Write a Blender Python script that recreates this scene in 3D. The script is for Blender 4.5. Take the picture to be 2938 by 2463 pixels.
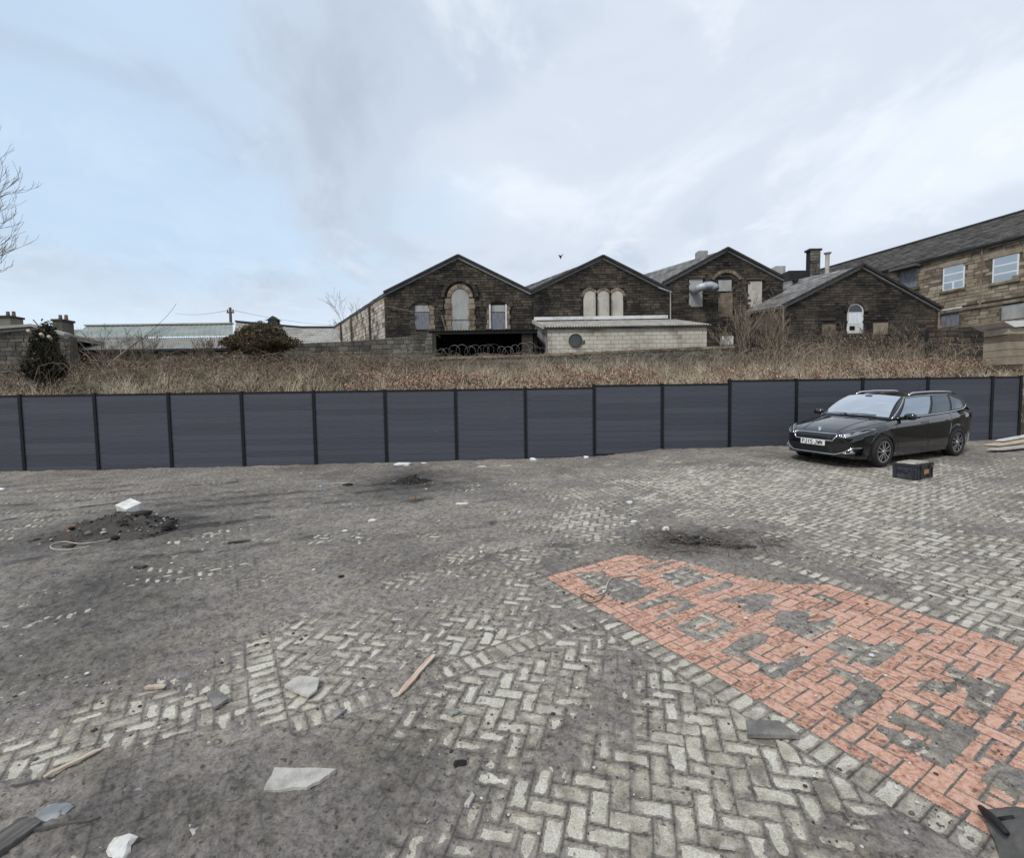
import bpy, bmesh, math, random
import numpy as np
from mathutils import Vector, Matrix
from mathutils.bvhtree import BVHTree
random.seed(7); RNG = np.random.default_rng(7)
for o in list(bpy.data.objects): bpy.data.objects.remove(o)
SC = bpy.context.scene; COL = SC.collection

# ---------------------------------------------------------------- camera
PITCH, ROLL, CAMZ = 0.059466, 0.014781, 2.11
FW = np.array([0, math.cos(PITCH), -math.sin(PITCH)]); UP0 = np.array([0, math.sin(PITCH), math.cos(PITCH)]); RT0 = np.array([1., 0, 0])
RT = math.cos(ROLL)*RT0 - math.sin(ROLL)*UP0; UP = math.cos(ROLL)*UP0 + math.sin(ROLL)*RT0
cam = bpy.data.cameras.new('camera'); co = bpy.data.objects.new('camera', cam); COL.objects.link(co)
co.matrix_world = Matrix(((RT[0], UP[0], -FW[0], 0), (RT[1], UP[1], -FW[1], 0), (RT[2], UP[2], -FW[2], CAMZ), (0, 0, 0, 1)))
cam.sensor_width = 36; cam.lens = 36*1400/2938; cam.clip_end = 3000; cam.clip_start = .05
SC.camera = co
SC.render.resolution_x, SC.render.resolution_y = 1024, 859

# ---------------------------------------------------------------- world
SUN_DIR = Vector((-.45, -.5, .78)).normalized()          # towards the sun, behind the cloud
w = bpy.data.worlds.new('World'); SC.world = w; w.use_nodes = True
nt = w.node_tree; nt.nodes.clear(); N = nt.nodes.new; L = nt.links.new
out = N('ShaderNodeOutputWorld'); bg = N('ShaderNodeBackground'); bg.inputs['Strength'].default_value = .1; L(bg.outputs[0], out.inputs[0])
sky = N('ShaderNodeTexSky'); sky.sky_type = 'NISHITA'; sky.sun_disc = False
sky.sun_elevation = math.asin(SUN_DIR.z); sky.sun_rotation = math.atan2(SUN_DIR.x, SUN_DIR.y); sky.dust_density = 2.0; sky.air_density = 1.2
tc = N('ShaderNodeTexCoord'); sep = N('ShaderNodeSeparateXYZ'); L(tc.outputs['Generated'], sep.inputs[0])
def wm(op, a, b=None, c=None):
    n = N('ShaderNodeMath'); n.operation = op
    for i, v in enumerate((a, b, c)):
        if v is None: continue
        if isinstance(v, (int, float)): n.inputs[i].default_value = v
        else: L(v, n.inputs[i])
    return n.outputs[0]
zz = wm('ADD', wm('MAXIMUM', sep.outputs[2], 0.0), .22)
comb = N('ShaderNodeCombineXYZ'); L(wm('DIVIDE', sep.outputs[0], zz), comb.inputs[0]); L(wm('DIVIDE', sep.outputs[1], zz), comb.inputs[1])
def wnoise(scale, detail, loc, rough=.5, dist=.3):
    m = N('ShaderNodeMapping'); L(comb.outputs[0], m.inputs[0]); m.inputs['Location'].default_value = loc; m.inputs['Scale'].default_value = (1, .8, 1)
    n = N('ShaderNodeTexNoise'); n.inputs['Scale'].default_value = scale; n.inputs['Detail'].default_value = detail
    n.inputs['Roughness'].default_value = rough; n.inputs['Distortion'].default_value = dist; L(m.outputs[0], n.inputs['Vector']); return n.outputs['Fac']
def wramp(fac, stops):
    r = N('ShaderNodeValToRGB'); r.color_ramp.interpolation = 'EASE'; e = r.color_ramp.elements
    e[0].position, e[0].color = stops[0][0], (*stops[0][1], 1); e[1].position, e[1].color = stops[-1][0], (*stops[-1][1], 1)
    for p, c in stops[1:-1]:
        k = e.new(p); k.color = (*c, 1)
    L(fac, r.inputs[0]); return r.outputs[0]
def wmix(f, a, b):
    m = N('ShaderNodeMix'); m.data_type = 'RGBA'
    if isinstance(f, (int, float)): m.inputs[0].default_value = f
    else: L(f, m.inputs[0])
    for k, v in ((6, a), (7, b)):
        if isinstance(v, tuple): m.inputs[k].default_value = (*v, 1)
        else: L(v, m.inputs[k])
    return m.outputs[2]
big = wnoise(.55, 3, (3.1, 1.7, 0), .55); mid = wnoise(1.5, 5, (7.3, 2.2, 1), .58, .5); fine = wnoise(3.2, 5, (1.3, 9.2, 2), .6, .4)
# cloud body: blue-grey underside to pale tops
body = wramp(wm('ADD', wm('MULTIPLY', big, .6), wm('MULTIPLY', mid, .4)), [(.38, (3.7, 4.35, 5.3)), (.46, (4.5, 5.15, 6.1)), (.53, (5.3, 5.85, 6.7)), (.62, (6.4, 6.95, 7.7))])
bright = wramp(fine, [(.50, (0, 0, 0)), (.72, (1, 1, 1))])
body = wmix(wm('MULTIPLY', bright, .42), body, (7.6, 8.0, 8.4))
# thinner cloud towards the west (left): the blue shows through
vdot = N('ShaderNodeVectorMath'); vdot.operation = 'DOT_PRODUCT'; L(tc.outputs['Generated'], vdot.inputs[0]); vdot.inputs[1].default_value = Vector((-.72, .62, .28)).normalized()
clear = wramp(wm('ADD', vdot.outputs['Value'], wm('MULTIPLY', wm('SUBTRACT', mid, .5), .9)), [(.74, (0, 0, 0)), (1.06, (1, 1, 1))])
blue = wmix(.45, wmix(.5, sky.outputs[0], (5.1, 6.7, 8.5)), (5.4, 6.9, 8.4))
col = wmix(wm('MULTIPLY', clear, .8), body, blue)
# low bright band near the horizon
hz = wramp(wm('ADD', sep.outputs[2], wm('MULTIPLY', wm('SUBTRACT', mid, .5), .22)), [(.0, (1, 1, 1)), (.26, (0, 0, 0))])
col = wmix(wm('MULTIPLY', hz, .5), col, (7.4, 7.8, 8.2))
L(col, bg.inputs[0])

# ---------------------------------------------------------------- sun through cloud, exposure
sl = bpy.data.lights.new('sun', 'SUN'); sl.energy = 1.5; sl.angle = math.radians(10); sl.color = (1, .96, .9)
so = bpy.data.objects.new('sun', sl); COL.objects.link(so); so.rotation_euler = SUN_DIR.to_track_quat('Z', 'Y').to_euler(); so.location = (0, 0, 40)
SC.view_settings.view_transform = 'Standard'; SC.view_settings.look = 'None'; SC.view_settings.exposure = .42; SC.view_settings.gamma = 1
SC.render.engine = 'CYCLES'; SC.cycles.max_bounces = 5; SC.cycles.diffuse_bounces = 2; SC.cycles.glossy_bounces = 3; w.cycles.sampling_method = 'MANUAL'; w.cycles.sample_map_resolution = 512

# ---------------------------------------------------------------- measuring helpers
FP, CX, CY = 1400/1.399048, 1050.0, 880.25
def ray(u, v):
    a, b = (u-CX)/FP, -(v-CY)/FP
    return RT*a + UP*b + FW
def ss(a, b, x):
    t = np.clip((x-a)/(b-a), 0, 1); return t*t*(3-2*t)
def g(x, y):                                              # height of the yard
    return .01201*x + .04358*y + ss(6, 12.5, y)*np.interp(x, [-13, -11, -9, 1.2, 2.3, 4.1, 6, 13.4], [.033, 0, -.024, -.09, -.08, .05, .046, -.004])
def G(u, v):
    d = ray(u, v); z = 0.
    for _ in range(30):
        t = (CAMZ-z)/-d[2]; z = float(g(t*d[0], t*d[1]))
    return Vector((t*d[0], t*d[1], z))
def at(u, v, Y):
    d = ray(u, v); t = Y/d[1]; return Vector((t*d[0], Y, CAMZ+t*d[2]))
def onwall(u, v, P0, D):                                  # on the vertical plane through P0 along D
    d = ray(u, v); n = Vector((-D[1], D[0], 0)); t = (n.x*P0[0]+n.y*P0[1])/(n.x*d[0]+n.y*d[1])
    return Vector((t*d[0], t*d[1], CAMZ+t*d[2]))

# value noise
def vnoise(x, y, seed=0):
    xi, yi = np.floor(x).astype(np.int64), np.floor(y).astype(np.int64); fx, fy = x-xi, y-yi
    fx, fy = fx*fx*(3-2*fx), fy*fy*(3-2*fy)
    def h(a, b):
        n = (a*374761393 + b*668265263 + seed*974711) & 0x7fffffff
        n = ((n ^ (n >> 13))*1274126177) & 0x7fffffff
        return ((n ^ (n >> 16)) & 0xffff)/65535.
    return (h(xi, yi)*(1-fx)+h(xi+1, yi)*fx)*(1-fy)+(h(xi, yi+1)*(1-fx)+h(xi+1, yi+1)*fx)*fy
def fbm(x, y, oct=4, seed=0):
    s = 0; a = .5; t = 0
    for i in range(oct):
        s = s+a*vnoise(x*2**i+13.7*i, y*2**i-7.1*i, seed+i); t += a; a *= .5
    return s/t

# ---------------------------------------------------------------- materials
MATS = {}
def newmat(name):
    m = bpy.data.materials.new(name); m.use_nodes = True; MATS[name] = m
    return m, m.node_tree.nodes, m.node_tree.links, m.node_tree.nodes['Principled BSDF']
def pm(name, cols, scale=6, rough=.85, bump=.0, bscale=None, island=0., metal=0., stretch=(1, 1, 1), spec=.4, detail=6, lo=.3, hi=.7, coat=0, obj=True, fine=.0):
    """mottled surface: cols blended along noise; island = how much every loose piece shifts along the ramp"""
    m, n, l, b = newmat(name)
    t = n.new('ShaderNodeTexCoord'); mp = n.new('ShaderNodeMapping'); mp.inputs['Scale'].default_value = stretch
    if obj: l.new(t.outputs['Object'], mp.inputs[0])
    else:
        ge = n.new('ShaderNodeNewGeometry'); l.new(ge.outputs['Position'], mp.inputs[0])
    no = n.new('ShaderNodeTexNoise'); no.inputs['Scale'].default_value = scale; no.inputs['Detail'].default_value = detail; no.inputs['Roughness'].default_value = .6
    l.new(mp.outputs[0], no.inputs['Vector'])
    fac = no.outputs['Fac']
    if island:
        ge = n.new('ShaderNodeNewGeometry'); oi = n.new('ShaderNodeObjectInfo')
        ad = n.new('ShaderNodeMath'); ad.operation = 'ADD'; l.new(ge.outputs['Random Per Island'], ad.inputs[0]); l.new(oi.outputs['Random'], ad.inputs[1])
        fr = n.new('ShaderNodeMath'); fr.operation = 'FRACT'; l.new(ad.outputs[0], fr.inputs[0])
        mm = n.new('ShaderNodeMath'); mm.operation = 'MULTIPLY_ADD'; l.new(fr.outputs[0], mm.inputs[0]); mm.inputs[1].default_value = island; mm.inputs[2].default_value = -island/2
        a2 = n.new('ShaderNodeMath'); a2.operation = 'ADD'; l.new(fac, a2.inputs[0]); l.new(mm.outputs[0], a2.inputs[1]); fac = a2.outputs[0]
    r = n.new('ShaderNodeValToRGB'); e = r.color_ramp.elements
    k = len(cols)
    e[0].position, e[0].color = lo, (*cols[0], 1); e[1].position, e[1].color = hi, (*cols[-1], 1)
    for i in range(1, k-1):
        q = e.new(lo+(hi-lo)*i/(k-1)); q.color = (*cols[i], 1)
    l.new(fac, r.inputs[0]); colout = r.outputs[0]
    if fine:
        f2 = n.new('ShaderNodeTexNoise'); f2.inputs['Scale'].default_value = scale*14; f2.inputs['Detail'].default_value = 4; l.new(mp.outputs[0], f2.inputs['Vector'])
        mr = n.new('ShaderNodeMapRange'); mr.inputs[1].default_value = .3; mr.inputs[2].default_value = .7; mr.inputs[3].default_value = 1-fine; mr.inputs[4].default_value = 1+fine
        l.new(f2.outputs['Fac'], mr.inputs[0]); mx = n.new('ShaderNodeVectorMath'); mx.operation = 'SCALE'; l.new(colout, mx.inputs[0]); l.new(mr.outputs[0], mx.inputs['Scale']); colout = mx.outputs[0]
    l.new(colout, b.inputs['Base Color'])
    b.inputs['Roughness'].default_value = rough; b.inputs['Metallic'].default_value = metal; b.inputs['Specular IOR Level'].default_value = spec
    if coat: b.inputs['Coat Weight'].default_value = coat; b.inputs['Coat Roughness'].default_value = .03
    if bump:
        nb = n.new('ShaderNodeTexNoise'); nb.inputs['Scale'].default_value = bscale or scale*6; nb.inputs['Detail'].default_value = 6; l.new(mp.outputs[0], nb.inputs['Vector'])
        bp = n.new('ShaderNodeBump'); bp.inputs['Strength'].default_value = bump; bp.inputs['Distance'].default_value = .02; l.new(nb.outputs['Fac'], bp.inputs['Height']); l.new(bp.outputs[0], b.inputs['Normal'])
    return m

# ---------------------------------------------------------------- mesh helpers
def me(name, V, F, mats, smooth=False, midx=None):
    m = bpy.data.meshes.new(name); m.from_pydata([tuple(v) for v in V], [], F)
    if not isinstance(mats, (list, tuple)): mats = [mats]
    for k in mats: m.materials.append(MATS[k])
    if midx is not None: m.polygons.foreach_set('material_index', midx)
    if smooth: m.polygons.foreach_set('use_smooth', [True]*len(m.polygons))
    m.update(); return m
def ob(name, mesh, parent=None, loc=None, rz=None):
    o = bpy.data.objects.new(name, mesh); COL.objects.link(o)
    if parent is not None: o.parent = parent
    if loc is not None: o.location = loc
    if rz is not None: o.rotation_euler = (0, 0, rz)
    return o
def tag(o, label=None, cat=None, group=None, kind=None):
    if label: o['label'] = label
    if cat: o['category'] = cat
    if group: o['group'] = group
    if kind: o['kind'] = kind
    return o
def thing(name, label, cat, loc=(0, 0, 0), rz=0, group=None):
    o = bpy.data.objects.new(name, None); COL.objects.link(o); o.location = loc; o.rotation_euler = (0, 0, rz); o.empty_display_size = .1
    return tag(o, label, cat, group)
class MB:
    """collects shapes into one mesh"""
    def __init__(s): s.V = []; s.F = []; s.M = []
    def add(s, V, F, m=0):
        k = len(s.V); s.V += [tuple(v) for v in V]; s.F += [tuple(i+k for i in f) for f in F]; s.M += [m]*len(F); return s
    def box(s, c, d, R=None, m=0, taper=1.):
        x, y, z = d[0]/2, d[1]/2, d[2]/2; P = []
        for sz in (-1, 1):
            t = taper if sz > 0 else 1
            for sx, sy in ((-1, -1), (1, -1), (1, 1), (-1, 1)):
                p = Vector((sx*x*t, sy*y*t, sz*z)); P.append((R @ p if R else p)+Vector(c))
        return s.add(P, [(3, 2, 1, 0), (4, 5, 6, 7), (0, 1, 5, 4), (1, 2, 6, 5), (2, 3, 7, 6), (3, 0, 4, 7)], m)
    def bar(s, a, b, w, h=None, m=0, up=Vector((0, 0, 1))):
        a, b = Vector(a), Vector(b); h = h or w; d = (b-a).normalized(); sd = d.cross(up)
        if sd.length < 1e-4: sd = Vector((1, 0, 0))
        sd.normalize(); u = sd.cross(d); P = []
        for p in (a, b):
            for i, j in ((-1, -1), (1, -1), (1, 1), (-1, 1)): P.append(p+sd*i*w/2+u*j*h/2)
        return s.add(P, [(3, 2, 1, 0), (4, 5, 6, 7), (0, 1, 5, 4), (1, 2, 6, 5), (2, 3, 7, 6), (3, 0, 4, 7)], m)
    def tube(s, pts, r, n=6, m=0, cap=True):
        pts = [Vector(p) for p in pts]; k = len(pts); rr = r if isinstance(r, (list, tuple)) else [r]*k; P = []; sd = None
        for i, p in enumerate(pts):
            d = (pts[min(i+1, k-1)]-pts[max(i-1, 0)])
            if d.length < 1e-7: d = Vector((0, 0, 1))
            d.normalize()
            if sd is None: sd = d.orthogonal().normalized()
            sd = (sd-d*sd.dot(d)); sd = sd.normalized() if sd.length > 1e-5 else d.orthogonal().normalized(); u = d.cross(sd)
            for j in range(n):
                a = 2*math.pi*j/n; P.append(p+(sd*math.cos(a)+u*math.sin(a))*rr[i])
        F = [(i*n+j, i*n+(j+1) % n, (i+1)*n+(j+1) % n, (i+1)*n+j) for i in range(k-1) for j in range(n)]
        if cap: F += [tuple(range(n-1, -1, -1)), tuple((k-1)*n+j for j in range(n))]
        return s.add(P, F, m)
    def prism(s, poly, vec, m=0):
        poly = [Vector(p) for p in poly]; v = Vector(vec); n = len(poly); P = poly+[p+v for p in poly]
        return s.add(P, [tuple(range(n-1, -1, -1)), tuple(range(n, 2*n))]+[(i, (i+1) % n, n+(i+1) % n, n+i) for i in range(n)], m)
    def build(s, name, mats, parent=None, smooth=False, loc=None, rz=None):
        m = me(name, s.V, s.F, mats, smooth, s.M); 
        bm = bmesh.new(); bm.from_mesh(m); bmesh.ops.recalc_face_normals(bm, faces=bm.faces); bm.to_mesh(m); bm.free()
        if smooth: m.polygons.foreach_set('use_smooth', [True]*len(m.polygons))
        return ob(name, m, parent, loc, rz)
def fast_mesh(name, V, Q, mat, smooth=False):
    """V (n,3) array, Q (m,k) array of equal-size faces"""
    m = bpy.data.meshes.new(name); V = np.asarray(V, np.float32); Q = np.asarray(Q, np.int32); k = Q.shape[1]
    m.vertices.add(len(V)); m.vertices.foreach_set('co', V.ravel()); m.loops.add(Q.size); m.loops.foreach_set('vertex_index', Q.ravel())
    m.polygons.add(len(Q)); m.polygons.foreach_set('loop_start', np.arange(0, Q.size, k, dtype=np.int32)); m.polygons.foreach_set('loop_total', np.full(len(Q), k, np.int32))
    if smooth: m.polygons.foreach_set('use_smooth', np.ones(len(Q), bool))
    m.materials.append(MATS[mat]); m.update(); m.validate(); return m
def clip(poly, a, b, c):                                  # keep a*x+b*y<=c
    o = []
    for i in range(len(poly)):
        p, q = poly[i], poly[(i+1) % len(poly)]; dp, dq = a*p[0]+b*p[1]-c, a*q[0]+b*q[1]-c
        if dp <= 0: o.append(p)
        if dp*dq < 0:
            t = dp/(dp-dq); o.append((p[0]+(q[0]-p[0])*t, p[1]+(q[1]-p[1])*t))
    return o
def area(p): return .5*sum(p[i][0]*p[(i+1) % len(p)][1]-p[(i+1) % len(p)][0]*p[i][1] for i in range(len(p)))
def inset(poly, d):                                       # shrink a ccw convex polygon
    o = poly
    for i in range(len(poly)):
        p, q = poly[i], poly[(i+1) % len(poly)]; ex, ey = q[0]-p[0], q[1]-p[1]; ln = math.hypot(ex, ey)
        if ln < 1e-6: continue
        nx, ny = ey/ln, -ex/ln; o = clip(o, nx, ny, nx*p[0]+ny*p[1]-d)
        if len(o) < 3: return []
    return o
def blob_mesh(name, size, mat, seed, rough=.25, sub=2, flat=False):
    r = random.Random(seed); bm = bmesh.new(); bmesh.ops.create_icosphere(bm, subdivisions=sub, radius=.5)
    k = [Vector((r.uniform(-3, 3), r.uniform(-3, 3), r.uniform(-3, 3))) for _ in range(5)]
    for v in bm.verts:
        s = 1+rough*sum(math.sin(v.co.dot(q)*2.2+i) for i, q in enumerate(k))/3
        c = v.co.copy()
        m_ = max(abs(c.x), abs(c.y), abs(c.z)); c = c.lerp(c/m_*.45, .45)
        v.co = Vector((c.x*size[0]*s, c.y*size[1]*s, c.z*size[2]*s))
    m = bpy.data.meshes.new(name); bm.to_mesh(m); bm.free(); m.materials.append(MATS[mat])
    if not flat: m.polygons.foreach_set('use_smooth', [True]*len(m.polygons))
    return m
# ================================================================ MATERIALS
pm('paver', [(.21, .185, .145), (.39, .355, .285), (.52, .485, .40), (.58, .55, .465)], scale=7, rough=.9, bump=.5, bscale=160, island=.30, obj=False, lo=.30, hi=.72, fine=.28)
pm('paver_red', [(.16, .10, .075), (.45, .24, .165), (.59, .335, .24), (.65, .41, .315)], scale=30, rough=.85, bump=.5, bscale=150, island=.16, obj=False, lo=.30, hi=.64, fine=.45)
pm('bedding', [(.08, .07, .055), (.14, .125, .10)], scale=8, rough=1, obj=False)
pm('slate', [(.14, .132, .12), (.23, .22, .20), (.33, .315, .285)], scale=5, rough=.85, bump=.3, bscale=40, island=.3, fine=.15)
pm('slate_pale', [(.27, .255, .225), (.42, .40, .36), (.52, .50, .455)], scale=9, rough=.8, bump=.3, bscale=40, fine=.12)
pm('slate_wet', [(.11, .115, .115), (.22, .225, .225), (.38, .39, .39)], scale=6, rough=.4, bump=.2, bscale=30, spec=.6)
pm('timber', [(.34, .25, .17), (.54, .44, .33), (.66, .57, .46)], scale=4, stretch=(1, 14, 14), rough=.8, bump=.4, bscale=20)
pm('timber_red', [(.40, .20, .14), (.58, .44, .34), (.68, .60, .50)], scale=4, stretch=(1, 10, 10), rough=.8, bump=.4, bscale=20)
pm('timber_dark', [(.05, .045, .04), (.11, .10, .09), (.17, .16, .15)], scale=4, stretch=(1, 12, 12), rough=.9, bump=.5, bscale=20)
pm('white_stone', [(.40, .38, .35), (.62, .60, .57), (.74, .73, .71)], scale=6, rough=.9, bump=.4, bscale=30)
pm('white_block', [(.42, .40, .36), (.66, .65, .61), (.78, .77, .75)], scale=9, rough=.9, bump=.4, bscale=60)
pm('plastic_white', [(.55, .58, .62), (.74, .77, .8), (.82, .84, .86)], scale=5, rough=.4)
pm('plastic_blue', [(.16, .30, .55), (.25, .42, .66)], scale=5, rough=.4)
pm('cable', [(.32, .28, .23), (.5, .46, .4)], scale=10, rough=.6)
pm('cable_dark', [(.05, .045, .04), (.12, .10, .09)], scale=10, rough=.6)
pm('brown_stone', [(.09, .05, .03), (.20, .12, .075), (.28, .18, .12)], scale=5, rough=.9, bump=.5, bscale=30)
pm('soil', [(.012, .010, .009), (.034, .029, .025), (.075, .066, .058)], scale=14, rough=.95, bump=.9, bscale=50, island=.4, obj=False)
pm('rubble', [(.012, .010, .009), (.035, .03, .026), (.07, .063, .056), (.45, .44, .41)], scale=3, rough=.9, island=.95, lo=.2, hi=1.0)
pm('clod', [(.045, .038, .032), (.11, .098, .085), (.19, .18, .165), (.5, .49, .46)], scale=3, rough=.95, island=.9, lo=.15, hi=.97)
pm('fence_board', [(.050, .054, .068), (.066, .071, .088), (.081, .086, .105)], scale=3, stretch=(1, 1, 30), rough=.62, bump=.15, bscale=9, island=.24, spec=.3)
pm('fence_post', [(.004, .0045, .006), (.009, .010, .012)], scale=4, rough=.5, spec=.3)
def dirt_material():
    m, n, l, b = newmat('mud'); ge = n.new('ShaderNodeNewGeometry'); at_ = n.new('ShaderNodeAttribute'); at_.attribute_name = 'damp'
    def no(sc, de=6, ro=.6):
        x = n.new('ShaderNodeTexNoise'); x.inputs['Scale'].default_value = sc; x.inputs['Detail'].default_value = de; x.inputs['Roughness'].default_value = ro; l.new(ge.outputs['Position'], x.inputs['Vector']); return x.outputs['Fac']
    def ramp(f, st):
        r = n.new('ShaderNodeValToRGB'); e = r.color_ramp.elements; e[0].position, e[0].color = st[0][0], (*st[0][1], 1); e[1].position, e[1].color = st[-1][0], (*st[-1][1], 1)
        for p, c in st[1:-1]:
            k = e.new(p); k.color = (*c, 1)
        l.new(f, r.inputs[0]); return r.outputs[0]
    def mix(f, a, c, bt='MIX'):
        k = n.new('ShaderNodeMix'); k.data_type = 'RGBA'; k.blend_type = bt
        if isinstance(f, float): k.inputs[0].default_value = f
        else: l.new(f, k.inputs[0])
        for i, v in ((6, a), (7, c)):
            if isinstance(v, tuple): k.inputs[i].default_value = (*v, 1)
            else: l.new(v, k.inputs[i])
        return k.outputs[2]
    c = ramp(no(.8), [(.3, (.145, .130, .117)), (.5, (.250, .225, .200)), (.72, (.35, .316, .275))])
    c = mix(ramp(no(2.3, 5), [(.50, (0, 0, 0)), (.70, (.5, .5, .5))]), c, (.30, .262, .195))          # sandy, yellowish
    c = mix(ramp(no(3.1, 6), [(.48, (0, 0, 0)), (.66, (.7, .7, .7))]), c, (.195, .175, .170))         # cool grey
    th = n.new('ShaderNodeAttribute'); th.attribute_name = 'thin'; jo = n.new('ShaderNodeAttribute'); jo.attribute_name = 'joint'
    c = mix(th.outputs['Fac'], c, ramp(no(9, 4), [(.3, (.34, .308, .245)), (.7, (.48, .445, .365))])); c = mix(jo.outputs['Fac'], c, (.075, .064, .052))
    c = mix(at_.outputs['Fac'], c, ramp(no(5, 6), [(.3, (.035, .032, .029)), (.7, (.085, .079, .072))]))
    c = mix(.85, c, ramp(no(14, 6, .65), [(.3, (.42, .41, .40)), (.5, (1, 1, 1)), (.72, (1.35, 1.33, 1.3))]), 'MULTIPLY')
    c = mix(.85, c, ramp(no(60, 5, .7), [(.28, (.35, .34, .33)), (.5, (1, 1, 1)), (.75, (1.45, 1.43, 1.4))]), 'MULTIPLY')
    c = mix(ramp(no(30, 3, .5), [(.60, (0, 0, 0)), (.67, (.8, .8, .8))]), c, (.05, .044, .038))    # crumbs
    l.new(c, b.inputs['Base Color']); b.inputs['Specular IOR Level'].default_value = .25
    rr = n.new('ShaderNodeMapRange'); l.new(no(1.7), rr.inputs[0]); rr.inputs[1].default_value = .35; rr.inputs[2].default_value = .65; rr.inputs[3].default_value = .72; rr.inputs[4].default_value = .98; l.new(rr.outputs[0], b.inputs['Roughness'])
    bp = n.new('ShaderNodeBump'); bp.inputs['Strength'].default_value = .7; bp.inputs['Distance'].default_value = .012; l.new(no(55, 8, .7), bp.inputs['Height']); l.new(bp.outputs[0], b.inputs['Normal'])
dirt_material()
pm('earth', [(.025, .02, .015), (.055, .045, .033), (.09, .075, .055)], scale=1.2, rough=1, bump=.6, bscale=8, obj=False)

# ================================================================ GROUND AND BANK
def bank(x, y):                                           # rough ground behind the fence, climbing to the wall
    x = np.asarray(x, float); y = np.asarray(y, float)
    yf = 13.16+.0393*x
    left = np.interp(x, [-14, -6, 0, 8, 16], [1.0, 1.0, 1.0, 1.02, 1.05])
    p = np.interp(y-yf, [0, .5, 1.4, 3, 5, 7.5, 10.5, 13], [.55, 1.2, 2.22, 2.5, 2.78, 3.1, 3.38, 3.4])
    return p*left + .26*(fbm(x*.6, y*.6, 3, 5)-.5)*2*ss(.5, 2, y-yf)
gx = np.unique(np.concatenate([np.linspace(-20, 20, 61), [-700, -250, -90, -45, -30, 30, 45, 90, 250, 700]]))
gy = np.unique(np.concatenate([np.linspace(-6, 11.6, 23), np.linspace(11.8, 14.6, 36), np.linspace(14.8, 30, 44), [-40, -15, 45, 70, 120, 300, 900]]))
GXX, GYY = np.meshgrid(gx, gy); yf = 13.16+.0393*np.clip(GXX, -25, 25)
front = g(np.clip(GXX, -20, 20), np.clip(GYY, -6, 14))-.10
back = bank(np.clip(GXX, -25, 25), GYY); GZ = np.where(GYY < yf+.12, front, back)
nx_, ny_ = len(gx), len(gy); ii = np.arange(nx_*ny_).reshape(ny_, nx_)
tag(ob('ground', fast_mesh('ground', np.stack([GXX, GYY, GZ], -1).reshape(-1, 3), np.stack([ii[:-1, :-1], ii[:-1, 1:], ii[1:, 1:], ii[1:, :-1]], -1).reshape(-1, 4), 'earth', True)), kind='structure')

# ================================================================ PAVING
OX, OY = .325, 5.078; AS = math.radians(-59); ES = (math.cos(AS), math.sin(AS)); ET = (-ES[1], ES[0])
def to_st(x, y): return (x-OX)*ES[0]+(y-OY)*ES[1], (x-OX)*ET[0]+(y-OY)*ET[1]
def to_xy(s, t): return OX+s*ES[0]+t*ET[0], OY+s*ES[1]+t*ET[1]
PWID = 2.21; Q2 = math.sqrt(.5)
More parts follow.
